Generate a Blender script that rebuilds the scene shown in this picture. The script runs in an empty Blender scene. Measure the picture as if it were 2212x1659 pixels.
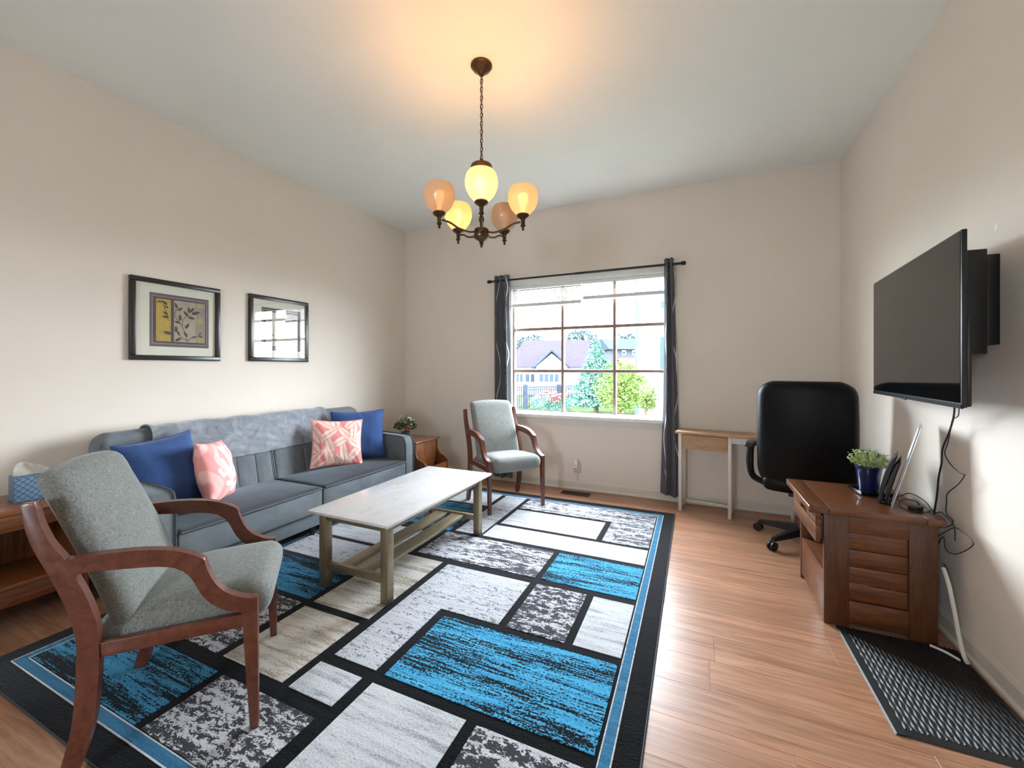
import bpy, bmesh, math, random
from mathutils import Vector, Matrix, noise as mnoise

random.seed(7)
R = math.radians
SC = bpy.context.scene
COL = SC.collection

# ------------------------------------------------------------------ camera
FPX, CXP, CYP, EYE = 885.0, 1106.0, 797.0, 1.30
YAW = math.atan2(394.0, 885.0)
cam_d = bpy.data.cameras.new('camera')
cam = bpy.data.objects.new('camera', cam_d)
COL.objects.link(cam)
cam_d.sensor_width = 36.0
cam_d.lens = 36.0 * FPX / 2212.0
cam_d.shift_y = -(829.5 - CYP) / 2212.0
cam_d.clip_start = 0.05
cam_d.clip_end = 400.0
cam.location = (0, 0, EYE)
cam.rotation_euler = (R(90), 0, YAW)
SC.camera = cam

# ------------------------------------------------------------------ sky and exposure
SKY_STRENGTH = 24.0
w = bpy.data.worlds.new('sky')
SC.world = w
w.use_nodes = True
wn = w.node_tree
wn.nodes.clear()
wo = wn.nodes.new('ShaderNodeOutputWorld')
wb = wn.nodes.new('ShaderNodeBackground')
wb.inputs['Color'].default_value = (0.79, 0.90, 1.0, 1)
wb.inputs['Strength'].default_value = SKY_STRENGTH
wn.links.new(wb.outputs[0], wo.inputs[0])
SC.view_settings.view_transform = 'Standard'
SC.view_settings.look = 'None'
SC.view_settings.exposure = 1.2
SC.view_settings.gamma = 1.0
SC.view_settings.use_curve_mapping = False

def portal(loc, rot, sx, sy):
    l = bpy.data.lights.new('window_portal', 'AREA')
    l.shape = 'RECTANGLE'
    l.size, l.size_y = sx, sy
    l.cycles.is_portal = True
    o = bpy.data.objects.new('window_portal', l)
    o.location = loc
    o.rotation_euler = rot
    COL.objects.link(o)

# room: left wall X=-3.46, right wall X=1.14, back wall Y=4.34, ceiling Z=3.09
XL, XR, YB, YF, ZC = -3.46, 1.14, 4.34, -2.4, 3.09
WX0, WX1, WZ0, WZ1 = -1.96, -0.235, 0.79, 2.27          # window opening in the back wall
portal(((WX0 + WX1) / 2, YB + 0.16, (WZ0 + WZ1) / 2), (R(-90), 0, 0), WX1 - WX0, WZ1 - WZ0)

RX0, RX1, RZ0, RZ1 = -1.42, -0.78, 1.1, 1.9           # unseen opening added behind the camera for fill light
portal(((RX0 + RX1) / 2, YF - 0.16, (RZ0 + RZ1) / 2), (R(90), 0, 0), RX1 - RX0, RZ1 - RZ0)

# ------------------------------------------------------------------ helpers
def lin(h):
    h = h.lstrip('#')
    o = []
    for i in (0, 2, 4):
        c = int(h[i:i + 2], 16) / 255.0
        o.append(c / 12.92 if c <= 0.04045 else ((c + 0.055) / 1.055) ** 2.4)
    return (o[0], o[1], o[2], 1.0)

class NT:
    """small wrapper to write node trees tersely"""
    def __init__(self, name):
        self.m = bpy.data.materials.new(name)
        self.m.use_nodes = True
        self.t = self.m.node_tree
        self.t.nodes.clear()
        self.out = self.t.nodes.new('ShaderNodeOutputMaterial')
    def n(self, typ, **kw):
        nd = self.t.nodes.new(typ)
        for k, v in kw.items():
            if k.startswith('i_'):
                nd.inputs[k[2:].replace('_', ' ')].default_value = v
            else:
                setattr(nd, k, v)
        return nd
    def l(self, a, b):
        self.t.links.new(a, b)
    def ramp(self, fac, stops):
        r = self.n('ShaderNodeValToRGB')
        e = r.color_ramp.elements
        while len(e) < len(stops):
            e.new(0.5)
        for i, (p, c) in enumerate(stops):
            e[i].position = p
            e[i].color = c
        self.l(fac, r.inputs[0])
        return r.outputs[0]
    def coords(self, scale=(1, 1, 1), world=False, rnd=False, loc=(0, 0, 0)):
        if world:
            src = self.n('ShaderNodeNewGeometry').outputs['Position']
        else:
            src = self.n('ShaderNodeTexCoord').outputs['Object']
        if rnd:
            oi = self.n('ShaderNodeObjectInfo')
            mul = self.n('ShaderNodeVectorMath', operation='SCALE')
            cmb = self.n('ShaderNodeCombineXYZ')
            self.l(oi.outputs['Random'], cmb.inputs[0]); self.l(oi.outputs['Random'], cmb.inputs[1]); self.l(oi.outputs['Random'], cmb.inputs[2])
            self.l(cmb.outputs[0], mul.inputs[0]); mul.inputs['Scale'].default_value = 37.0
            add = self.n('ShaderNodeVectorMath', operation='ADD')
            self.l(src, add.inputs[0]); self.l(mul.outputs[0], add.inputs[1])
            src = add.outputs[0]
        mp = self.n('ShaderNodeMapping')
        mp.inputs['Scale'].default_value = scale
        mp.inputs['Location'].default_value = loc
        self.l(src, mp.inputs[0])
        return mp.outputs[0]
    def noise(self, co, scale, detail=3, rough=0.5, dist=0.0):
        n = self.n('ShaderNodeTexNoise')
        n.inputs['Scale'].default_value = scale
        n.inputs['Detail'].default_value = detail
        n.inputs['Roughness'].default_value = rough
        n.inputs['Distortion'].default_value = dist
        self.l(co, n.inputs['Vector'])
        return n.outputs['Fac']
    def bump(self, h, strength=0.3, dist=0.01):
        b = self.n('ShaderNodeBump')
        b.inputs['Strength'].default_value = strength
        b.inputs['Distance'].default_value = dist
        self.l(h, b.inputs['Height'])
        return b.outputs[0]
    def mix(self, fac, a, b):
        m = self.n('ShaderNodeMix', data_type='RGBA')
        if isinstance(fac, float): m.inputs[0].default_value = fac
        else: self.l(fac, m.inputs[0])
        for s, v in ((m.inputs[6], a), (m.inputs[7], b)):
            if isinstance(v, tuple): s.default_value = v
            else: self.l(v, s)
        return m.outputs[2]
    def principled(self, color, rough=0.5, metal=0.0, bump=None, sheen=0.0, coat=0.0, spec=0.5, sheen_tint=None, sheen_rough=0.4):
        p = self.n('ShaderNodeBsdfPrincipled')
        if isinstance(color, tuple): p.inputs['Base Color'].default_value = color
        else: self.l(color, p.inputs['Base Color'])
        if isinstance(rough, (int, float)): p.inputs['Roughness'].default_value = rough
        else: self.l(rough, p.inputs['Roughness'])
        p.inputs['Metallic'].default_value = metal
        p.inputs['Specular IOR Level'].default_value = spec
        p.inputs['Coat Weight'].default_value = coat
        p.inputs['Sheen Weight'].default_value = sheen
        p.inputs['Sheen Roughness'].default_value = sheen_rough
        if sheen_tint: p.inputs['Sheen Tint'].default_value = sheen_tint
        if bump is not None: self.l(bump, p.inputs['Normal'])
        self.l(p.outputs[0], self.out.inputs[0])
        return self.m

def plain(name, c, rough=0.5, metal=0.0, var=0.06, scale=12.0, bump=0.0, bscale=150.0, coat=0.0, spec=0.5, sheen=0.0, world=False):
    t = NT(name)
    co = t.coords(world=world)
    c = lin(c) if isinstance(c, str) else c
    f = t.noise(co, scale, 4)
    lo = tuple(x * (1 - var) for x in c[:3]) + (1,)
    hi = tuple(min(1, x * (1 + var)) for x in c[:3]) + (1,)
    col = t.ramp(f, [(0.3, lo), (0.7, hi)])
    b = t.bump(t.noise(co, bscale, 2), bump, 0.002) if bump else None
    return t.principled(col, rough, metal, b, coat=coat, spec=spec, sheen=sheen)

def wood(name, stops, scale=(1.5, 20, 20), rough=0.4, world=False, rnd=False, nscale=2.2, bump=0.15, coat=0.0, dist=1.2, line=0.45, spec=0.5):
    t = NT(name)
    co = t.coords(scale, world=world, rnd=rnd)
    f = t.noise(co, nscale, 6, 0.6, dist)
    f2 = t.noise(co, nscale * 4, 3, 0.6, 0.3)
    col = t.ramp(f, [(p, lin(c)) for p, c in stops])
    dark = tuple(x * 0.55 for x in lin(stops[0][1])[:3]) + (1,)
    fac = t.ramp(f2, [(0.52, (0, 0, 0, 1)), (0.72, (line, line, line, 1))])
    col = t.mix(fac, col, dark)
    return t.principled(col, rough, bump=t.bump(f2, bump, 0.001), coat=coat, spec=spec)

MAT = {}

def finish(bm, name, mat, parent=None, smooth=True, angle=35, loc=None):
    me = bpy.data.meshes.new(name)
    bmesh.ops.recalc_face_normals(bm, faces=bm.faces[:])
    bm.to_mesh(me)
    bm.free()
    return link(me, name, mat, parent, smooth, angle, loc)

def link(me, name, mat, parent=None, smooth=True, angle=35, loc=None):
    if mat is not None:
        for m in (mat if isinstance(mat, (list, tuple)) else [mat]):
            me.materials.append(m)
    if smooth and len(me.polygons):
        me.polygons.foreach_set('use_smooth', [True] * len(me.polygons))
        me.set_sharp_from_angle(angle=R(angle))
    o = bpy.data.objects.new(name, me)
    COL.objects.link(o)
    if parent is not None: o.parent = parent
    if loc is not None: o.location = loc
    return o

def tag(o, label=None, cat=None, group=None, kind=None):
    if label: o['label'] = label
    if cat: o['category'] = cat
    if group: o['group'] = group
    if kind: o['kind'] = kind
    return o

def thing(name, label, cat, loc=(0, 0, 0), rot=(0, 0, 0), group=None, kind=None):
    o = bpy.data.objects.new(name, None)
    o.empty_display_size = 0.1
    o.location = loc
    o.rotation_euler = rot
    COL.objects.link(o)
    return tag(o, label, cat, group, kind)

def copy_tree(o, parent=None):
    c = o.copy()
    COL.objects.link(c)
    c.parent = parent
    for ch in list(o.children):
        copy_tree(ch, c)
    return c

OFF = Vector((0, 0, 0))          # subtracted from coordinates given in room space

def V(p):
    return Vector(p) - OFF

def box(bm, lo, hi, bev=0.0, seg=2, M=None):
    lo = Vector(lo); hi = Vector(hi)
    b2 = bmesh.new()
    r = bmesh.ops.create_cube(b2, size=1.0)
    for v in b2.verts:
        v.co = Vector(((lo.x + hi.x) / 2 + v.co.x * (hi.x - lo.x), (lo.y + hi.y) / 2 + v.co.y * (hi.y - lo.y), (lo.z + hi.z) / 2 + v.co.z * (hi.z - lo.z))) - OFF
    if bev > 0:
        bmesh.ops.bevel(b2, geom=b2.edges[:], offset=bev, segments=seg, affect='EDGES', profile=0.5)
    if M is not None: bmesh.ops.transform(b2, matrix=M, verts=b2.verts[:])
    merge(bm, b2)

def merge(bm, b2):
    me = bpy.data.meshes.new('tmp')
    b2.to_mesh(me); b2.free()
    bm.from_mesh(me)
    bpy.data.meshes.remove(me)

def pbox(name, lo, hi, mat, parent=None, bev=0.003, seg=2, M=None):
    bm = bmesh.new()
    box(bm, lo, hi, bev, seg, M)
    return finish(bm, name, mat, parent)

def rbox(bm, c, half, r, n=10, crown=(0, 0, 0), fn=None):
    """rounded box with optional crown on each axis; fn deforms points in local space"""
    hx, hy, hz = half
    vs = {}
    def vert(p):
        k = (round(p[0], 4), round(p[1], 4), round(p[2], 4))
        if k in vs: return vs[k]
        q = Vector((p[0] * hx, p[1] * hy, p[2] * hz))
        rr = min(r, hx, hy, hz)
        inn = Vector((max(-hx + rr, min(hx - rr, q.x)), max(-hy + rr, min(hy - rr, q.y)), max(-hz + rr, min(hz - rr, q.z))))
        d = q - inn
        if d.length > 1e-9: q = inn + d.normalized() * rr
        a = (1 - p[0] ** 2); b = (1 - p[1] ** 2); cc = (1 - p[2] ** 2)
        q.x += p[0] * crown[0] * b * cc
        q.y += p[1] * crown[1] * a * cc
        q.z += p[2] * crown[2] * a * b
        if fn: q = fn(q)
        vs[k] = bm.verts.new(q + Vector(c) - OFF)
        return vs[k]
    # spacing denser at edges
    g = [math.sin((i / n * 2 - 1) * math.pi / 2) * 0.55 + (i / n * 2 - 1) * 0.45 for i in range(n + 1)]
    for ax in range(3):
        for s in (-1, 1):
            for i in range(n):
                for j in range(n):
                    pts = []
                    for (a, b) in ((i, j), (i + 1, j), (i + 1, j + 1), (i, j + 1)):
                        p = [0, 0, 0]
                        p[ax] = s; p[(ax + 1) % 3] = g[a]; p[(ax + 2) % 3] = g[b]
                        pts.append(vert(p))
                    try: bm.faces.new(pts)
                    except ValueError: pass

def tube(bm, pts, r, n=8, cap=True, closed=False):
    pts = [Vector(p) - OFF for p in pts]
    rings = []
    N = len(pts)
    up = None
    for i, p in enumerate(pts):
        if closed: t = pts[(i + 1) % N] - pts[i - 1]
        else: t = (pts[min(i + 1, N - 1)] - pts[max(i - 1, 0)])
        if t.length < 1e-9: t = Vector((0, 0, 1))
        t.normalize()
        if up is None:
            up = Vector((0, 0, 1)) if abs(t.z) < 0.9 else Vector((1, 0, 0))
        a = t.cross(up)
        if a.length < 1e-6: a = t.orthogonal()
        a.normalize()
        b = a.cross(t).normalized()
        up = b
        rr = r[i] if isinstance(r, (list, tuple)) else r
        rings.append([bm.verts.new(p + a * math.cos(2 * math.pi * k / n) * rr + b * math.sin(2 * math.pi * k / n) * rr) for k in range(n)])
    rng = range(N) if closed else range(N - 1)
    for i in rng:
        A, B = rings[i], rings[(i + 1) % N]
        for k in range(n):
            try: bm.faces.new((A[k], A[(k + 1) % n], B[(k + 1) % n], B[k]))
            except ValueError: pass
    if cap and not closed:
        bm.faces.new(rings[0][::-1]); bm.faces.new(rings[-1])

def smooth_path(pts, k=6, closed=False):
    pts = [Vector(p) for p in pts]
    out = []
    N = len(pts)
    rng = range(N) if closed else range(N - 1)
    for i in rng:
        if closed: p0, p1, p2, p3 = pts[i - 1], pts[i], pts[(i + 1) % N], pts[(i + 2) % N]
        else: p0, p1, p2, p3 = pts[max(i - 1, 0)], pts[i], pts[i + 1], pts[min(i + 2, N - 1)]
        for j in range(k):
            t = j / k
            out.append(0.5 * ((2 * p1) + (-p0 + p2) * t + (2 * p0 - 5 * p1 + 4 * p2 - p3) * t * t + (-p0 + 3 * p1 - 3 * p2 + p3) * t ** 3))
    if not closed: out.append(pts[-1])
    return out

def lathe(bm, prof, c=(0, 0, 0), n=28, M=None):
    """profile of (radius, z)"""
    c = Vector(c) - OFF
    rings = []
    for (r, z) in prof:
        if r < 1e-5:
            v = Vector((0, 0, z))
            rings.append([bm.verts.new(c + (M @ v if M else v))])
        else:
            ring = []
            for k in range(n):
                a = 2 * math.pi * k / n
                v = Vector((r * math.cos(a), r * math.sin(a), z))
                ring.append(bm.verts.new(c + (M @ v if M else v)))
            rings.append(ring)
    for A, B in zip(rings[:-1], rings[1:]):
        if len(A) == 1 and len(B) == 1: continue
        for k in range(n):
            k2 = (k + 1) % n
            if len(A) == 1: f = (A[0], B[k2], B[k])
            elif len(B) == 1: f = (A[k], A[k2], B[0])
            else: f = (A[k], A[k2], B[k2], B[k])
            try: bm.faces.new(f)
            except ValueError: pass

def prism(bm, poly, axis, a, b, bev=0.0, seg=2):
    """extrude 2-D polygon along axis between a and b. axis 'x': poly=(y,z); 'y': (x,z); 'z': (x,y)"""
    b2 = bmesh.new()
    def P(p, h):
        return Vector({'x': (h, p[0], p[1]), 'y': (p[0], h, p[1]), 'z': (p[0], p[1], h)}[axis]) - OFF
    A = [b2.verts.new(P(p, a)) for p in poly]
    B = [b2.verts.new(P(p, b)) for p in poly]
    n = len(poly)
    fa = b2.faces.new(A); fb = b2.faces.new(B[::-1])
    for i in range(n):
        b2.faces.new((A[i], B[i], B[(i + 1) % n], A[(i + 1) % n]))
    if bev:
        ed = list(set(list(fa.edges) + list(fb.edges)))
        bmesh.ops.bevel(b2, geom=ed, offset=bev, segments=seg, affect='EDGES', profile=0.5)
    merge(bm, b2)

def strip_poly(back, front):
    return list(back) + list(front)[::-1]

def refine(poly, k=4):
    return [(p.x, p.y) for p in smooth_path([(a, b, 0) for a, b in poly], k)]

def at(u, v, dep):
    """a point seen in that direction at a given depth, for the distances outside the window"""
    s, c = math.sin(YAW), math.cos(YAW)
    xc = (u - CXP) / FPX; zc = (CYP - v) / FPX
    return Vector(((-s + xc * c) * dep, (c + xc * s) * dep, EYE + zc * dep))

def leafcloud(bm, centers, n, size, rnd, flat=0.5):
    for _ in range(n):
        c, rad = rnd.choice(centers)
        th = rnd.uniform(0, 2 * math.pi); ph = math.acos(rnd.uniform(-1, 1))
        rr = rnd.uniform(0.55, 1.0)
        p = Vector(c) + Vector((rad[0] * rr * math.sin(ph) * math.cos(th), rad[1] * rr * math.sin(ph) * math.sin(th), rad[2] * rr * math.cos(ph))) - OFF
        d = Vector((rnd.gauss(0, 1), rnd.gauss(0, 1), rnd.gauss(0, 1) * flat)).normalized()
        s = d.orthogonal().normalized()
        s = Matrix.Rotation(rnd.uniform(0, 6.28), 3, d) @ s
        L = size * rnd.uniform(0.7, 1.3)
        a = bm.verts.new(p - d * L / 2); b = bm.verts.new(p + s * L * 0.28)
        e = bm.verts.new(p + d * L / 2); f = bm.verts.new(p - s * L * 0.28)
        bm.faces.new((a, b, e, f))

# ------------------------------------------------------------------ materials
def wall_mat(name, c):
    t = NT(name)
    co = t.coords(world=True)
    f = t.noise(co, 1.3, 3)
    a = lin(c)
    col = t.ramp(f, [(0.3, tuple(x * 0.97 for x in a[:3]) + (1,)), (0.7, tuple(min(1, x * 1.02) for x in a[:3]) + (1,))])
    return t.principled(col, 0.75, bump=t.bump(t.noise(co, 220, 3), 0.12, 0.001), spec=0.25)
M_WALL = wall_mat('greige_paint', 'e7dccf')
M_CEIL = wall_mat('ceiling_paint', 'f1f2ec')
M_TRIM = plain('white_trim_paint', 'd9d3c6', 0.4, var=0.02)
M_WHITE = plain('white_paint', 'e9e9e4', 0.35, var=0.02)
M_BROWNFRAME = plain('brown_window_frame', '93766a', 0.5, var=0.1)

def floor_mat():
    t = NT('laminate_floor')
    co = t.coords((0.9, 14, 1), world=True, rnd=True)
    f = t.noise(co, 2.0, 6, 0.6, 1.4)
    col = t.ramp(f, [(0.28, lin('8a5f47')), (0.45, lin('a4765b')), (0.58, lin('b18669')), (0.75, lin('bd9478'))])
    co2 = t.coords((1.6, 55, 1), world=True, rnd=True)
    f2 = t.noise(co2, 2.5, 4, 0.55, 0.5)
    fac = t.ramp(f2, [(0.5, (0, 0, 0, 1)), (0.68, (0.6, 0.6, 0.6, 1))])
    col = t.mix(fac, col, lin('8f6248'))
    # narrow printed strips
    co3 = t.coords((0.8, 15.6, 1), world=True)
    vor = t.n('ShaderNodeTexWhiteNoise', noise_dimensions='1D')
    sep = t.n('ShaderNodeSeparateXYZ'); t.l(co3, sep.inputs[0])
    fl = t.n('ShaderNodeMath', operation='FLOOR'); t.l(sep.outputs[1], fl.inputs[0])
    t.l(fl.outputs[0], vor.inputs['W'])
    tone = t.ramp(vor.outputs['Value'], [(0.0, (0.86, 0.86, 0.86, 1)), (1.0, (1.1, 1.08, 1.06, 1))])
    mm = t.n('ShaderNodeMix', data_type='RGBA', blend_type='MULTIPLY'); mm.inputs[0].default_value = 1.0
    t.l(col, mm.inputs[6]); t.l(tone, mm.inputs[7])
    return t.principled(mm.outputs[2], 0.34, bump=t.bump(f2, 0.05, 0.0006), spec=0.5)
M_FLOOR = floor_mat()

M_OAK = wood('oak', [(0.3, '482713'), (0.5, '64381b'), (0.7, '774624')], scale=(22, 2.0, 22), rough=0.38, coat=0.25)
M_OAKX = wood('oak_cross', [(0.3, '482713'), (0.5, '64381b'), (0.7, '774624')], scale=(2.0, 22, 22), rough=0.38, coat=0.25)
M_OAKV = wood('oak_upright', [(0.3, '402211'), (0.5, '542f18'), (0.7, '62391f')], scale=(22, 22, 2.0), rough=0.42, coat=0.15)
M_ENDWOOD = wood('walnut_veneer', [(0.3, '5a3019'), (0.5, '7c4726'), (0.7, '8f5730')], scale=(14, 1.6, 14), rough=0.35, coat=0.3)
M_ENDWOODV = wood('walnut_veneer_upright', [(0.3, '5a3019'), (0.5, '7c4726'), (0.7, '8f5730')], scale=(14, 14, 1.6), rough=0.35, coat=0.3)
M_CHAIRWOOD = wood('cherry_stain', [(0.3, '50291e'), (0.5, '653627'), (0.7, '714131')], scale=(10, 10, 10), rough=0.36, coat=0.2, line=0.2, bump=0.05)
M_DESKWOOD = wood('pale_oak_laminate', [(0.3, 'a07a58'), (0.5, 'b8926d'), (0.7, 'c4a17c')], scale=(2, 24, 24), rough=0.5)

def chair_fabric():
    t = NT('sage_grey_upholstery')
    co = t.coords((1, 1, 1))
    f = t.noise(co, 30, 2, 0.5, 2.6)
    a = t.ramp(f, [(0.36, lin('6f716d')), (0.48, lin('8c8e8a')), (0.54, lin('686a66')), (0.64, lin('84867f'))])
    f2 = t.noise(co, 500, 1)
    return t.principled(a, 0.85, bump=t.bump(f2, 0.3, 0.001), sheen=0.25, spec=0.2)
M_CHAIRFAB = chair_fabric()

def velvet(name, c, c2):
    t = NT(name)
    co = t.coords()
    f = t.noise(co, 4.5, 5, 0.62, 0.8)
    a = t.ramp(f, [(0.25, lin(c)), (0.75, lin(c2))])
    f2 = t.noise(co, 600, 1)
    return t.principled(a, 0.8, bump=t.bump(f2, 0.2, 0.001), sheen=0.5, spec=0.15, sheen_rough=0.35, sheen_tint=lin('c9d6e2'))
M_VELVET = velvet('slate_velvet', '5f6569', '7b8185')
M_VELVET_TOP = velvet('slate_velvet_shaded_top', '313335', '48494c')  # darker copy of the sofa velvet, shading of the seat tops as colour
M_SEAM = plain('pale_seam_thread', 'a3a9ad', 0.7)
M_PIPING = plain('grey_piping', '4b4f54', 0.7)

def throw_mat():
    t = NT('grey_plush_throw')
    co = t.coords()
    f = t.noise(co, 9, 6, 0.65, 1.2)
    a = t.ramp(f, [(0.3, lin('71757c')), (0.5, lin('8b8f96')), (0.7, lin('a1a5ab'))])
    f2 = t.noise(co, 260, 2)
    return t.principled(a, 0.95, bump=t.bump(f2, 0.6, 0.003), sheen=0.6, spec=0.1)
M_THROW = throw_mat()
M_BLUEFAB = plain('blue_cotton', '385284', 0.85, var=0.07, scale=60, bump=0.25, bscale=700, spec=0.2, sheen=0.2)

def attr_mat(name, rough=0.8, bscale=500, bump=0.2, spec=0.3):
    t = NT(name)
    a = t.n('ShaderNodeAttribute', attribute_name='print')
    co = t.coords()
    return t.principled(a.outputs['Color'], rough, bump=t.bump(t.noise(co, bscale, 2), bump, 0.001), spec=spec)
M_PRINT = attr_mat('printed_cotton')

def marble():
    t = NT('white_marble_veneer')
    co = t.coords((2.0, 1.0, 1))
    base = t.ramp(t.noise(co, 3.0, 4), [(0.3, lin('d2d0d0')), (0.7, lin('dcdcdd'))])
    f = t.noise(co, 3.2, 6, 0.55, 1.6)
    v = t.ramp(f, [(0.490, (0, 0, 0, 1)), (0.5, (0.7, 0.7, 0.7, 1)), (0.507, (0, 0, 0, 1))])
    f2 = t.noise(t.coords((1.6, 1.0, 1), loc=(5, 3, 1)), 4.5, 6, 0.55, 1.4)
    v2 = t.ramp(f2, [(0.494, (0, 0, 0, 1)), (0.5, (0.4, 0.4, 0.4, 1)), (0.506, (0, 0, 0, 1))])
    c = t.mix(v, base, lin('b5a593'))
    c = t.mix(v2, c, lin('bdb1a2'))
    return t.principled(c, 0.22, spec=0.5)
M_MARBLE = marble()

def gold():
    t = NT('brushed_champagne_metal')
    co = t.coords((4, 4, 4))
    f = t.noise(t.coords((60, 3, 60)), 3, 3)
    c = t.ramp(f, [(0.3, lin('897c62')), (0.7, lin('a2947a'))])
    return t.principled(c, 0.4, metal=0.75)
M_GOLD = gold()
M_BLACKPL = plain('black_plastic', '121214', 0.45, var=0.1)
M_BLACKGLOSS = plain('black_gloss', '0a0a0c', 0.2, var=0.05)
M_SCREEN = plain('tv_screen', '0b0b0c', 0.05, var=0.02, spec=0.6)
M_LEATHER = plain('black_leather', '080809', 0.45, var=0.2, scale=30, bump=0.35, bscale=220, spec=0.18)
M_BRONZE = plain('antique_bronze', '5a4632', 0.36, metal=0.85, var=0.2, scale=40)
M_BLACKFRAME = plain('black_brown_frame', '2a2321', 0.3, var=0.15, scale=30)
M_SILVER = plain('silver_metal', 'd8d8dc', 0.25, metal=0.7, var=0.03)
M_BLUEPOT = plain('cobalt_glaze', '1a2250', 0.15, var=0.15, coat=0.6)
M_LEAF = plain('succulent_leaf', 'a9b67c', 0.5, var=0.35, scale=60)
M_LEAF2 = plain('dark_leaf', '3c5a30', 0.5, var=0.4, scale=60)
M_SOIL = plain('soil', '2c211a', 0.95, var=0.3, scale=60)
M_RED = plain('red_flower', 'b3202a', 0.5, var=0.2, scale=60)
M_CREAMFLOWER = plain('cream_flower', 'd9d6b8', 0.6, var=0.1)
def curtain_mat():
    t = NT('charcoal_curtain')
    co = t.coords()
    c = t.ramp(t.noise(co, 80, 3), [(0.3, lin('5c5b5e')), (0.7, lin('68676b'))])
    t.principled(c, 0.85, bump=t.bump(t.noise(co, 600, 2), 0.25, 0.001), spec=0.2, sheen=0.2)
    p = t.out.inputs[0].links[0].from_socket
    tr = t.n('ShaderNodeBsdfTranslucent'); tr.inputs[0].default_value = lin('8d94a0')
    mx = t.n('ShaderNodeMixShader'); mx.inputs[0].default_value = 0.10
    t.l(p, mx.inputs[1]); t.l(tr.outputs[0], mx.inputs[2]); t.l(mx.outputs[0], t.out.inputs[0])
    return t.m
M_CURTAIN = curtain_mat()
M_CURTAINLINE = plain('curtain_wave_print', 'd9dce0', 0.8, var=0.03)
M_WHITECABLE = plain('white_cable', 'dcd8cc', 0.4, var=0.02)
M_TISSUEBOX = None

def glass_mat(name, tint=(1, 1, 1, 1), gl=0.08):
    t = NT(name)
    tr = t.n('ShaderNodeBsdfTransparent'); tr.inputs[0].default_value = tint
    g = t.n('ShaderNodeBsdfGlossy'); g.inputs['Roughness'].default_value = 0.0
    fr = t.n('ShaderNodeFresnel')
    ge = t.n('ShaderNodeNewGeometry')          # same index on both faces of the thin pane
    io = t.n('ShaderNodeMapRange'); io.inputs['To Min'].default_value = 1.5; io.inputs['To Max'].default_value = 1.0 / 1.5
    t.l(ge.outputs['Backfacing'], io.inputs['Value']); t.l(io.outputs[0], fr.inputs[0])
    mx = t.n('ShaderNodeMixShader')
    t.l(fr.outputs[0], mx.inputs[0]); t.l(tr.outputs[0], mx.inputs[1]); t.l(g.outputs[0], mx.inputs[2])
    t.l(mx.outputs[0], t.out.inputs[0])
    return t.m
M_GLASS = glass_mat('clear_glass')

def emit(name, c, s):
    t = NT(name)
    e = t.n('ShaderNodeEmission')
    e.inputs[0].default_value = c
    e.inputs[1].default_value = s
    t.l(e.outputs[0], t.out.inputs[0])
    return t.m

# ------------------------------------------------------------------ room shell
TH = 0.14
def structure(name, lo, hi, mat):
    return tag(pbox(name, lo, hi, mat, bev=0), kind='structure')

floor = structure('floor', (XL - TH, YF - TH, -0.10), (XR + TH, YB + TH, -0.006), plain('floor_underlay', '5a3c28', 0.8))
structure('ceiling', (XL - TH, YF - TH, ZC), (XR + TH, YB + TH, ZC + 0.12), M_CEIL)
structure('wall_left', (XL - TH, YF - TH, -0.006), (XL, YB + TH, ZC), M_WALL)
wall_right = structure('wall_right', (XR, YF - TH, -0.006), (XR + TH, YB + TH, ZC), M_WALL)

def wall_with_hole(name, y0, y1, x0, x1, z0, z1):
    bm = bmesh.new()
    box(bm, (XL, y0, -0.006), (x0, y1, ZC)); box(bm, (x1, y0, -0.006), (XR, y1, ZC))
    box(bm, (x0, y0, -0.006), (x1, y1, z0)); box(bm, (x0, y0, z1), (x1, y1, ZC))
    bmesh.ops.remove_doubles(bm, verts=bm.verts[:], dist=1e-5)
    return tag(finish(bm, name, M_WALL, smooth=False), kind='structure')
wall_back = wall_with_hole('wall_back', YB, YB + TH, WX0, WX1, WZ0, WZ1)
wall_with_hole('wall_rear', YF - TH, YF, RX0, RX1, RZ0, RZ1)

# laminate planks: one object each where the photograph shows them
PW, PL = 0.192, 1.26
y = 0.30
row = 0
rr = random.Random(3)
while y < YB - 1e-4:
    y1 = min(y + PW, YB)
    x = XL - rr.uniform(0.0, PL * 0.8)
    while x < XR:
        a, b = max(x, XL), min(x + PL, XR)
        if b - a > 0.02:
            o = pbox('plank', (a + 0.0003, y + 0.0003, -0.006), (b - 0.0003, y1 - 0.0003, 0.0), M_FLOOR, floor, bev=0.0006, seg=1)
        x += PL
    y = y1
    row += 1
tag(pbox('planks_beyond', (XL, YF, -0.006), (XR, 0.2997, 0.0), M_FLOOR, floor, bev=0), kind='stuff')

def baseboard(name, poly, axis, a, b):
    bm = bmesh.new()
    prism(bm, poly, axis, a, b)
    return tag(finish(bm, name, M_TRIM, smooth=False), kind='structure')
def bbprof(face, s, h=0.095):
    t = 0.014
    return [(face, 0.0), (face + s * t * 1.6, 0.0), (face + s * t * 1.6, 0.012), (face + s * t, 0.022), (face + s * t, h - 0.018), (face + s * t * 0.45, h), (face, h)]
baseboard('baseboard_back', bbprof(YB, -1), 'x', XL, XR)
baseboard('baseboard_left', bbprof(XL, 1), 'y', YF, YB - 0.023)
baseboard('baseboard_right', bbprof(XR, -1), 'y', YF, YB - 0.023)
# a dab of filler on the right wall above the television
bm = bmesh.new()
prism(bm, [(2.352, 1.872), (2.362, 1.868), (2.368, 1.88), (2.365, 1.897), (2.354, 1.9), (2.349, 1.888)], 'x', XR - 0.0015, XR + 0.001)
finish(bm, 'filler_patch', M_WHITE, wall_right)

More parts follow.
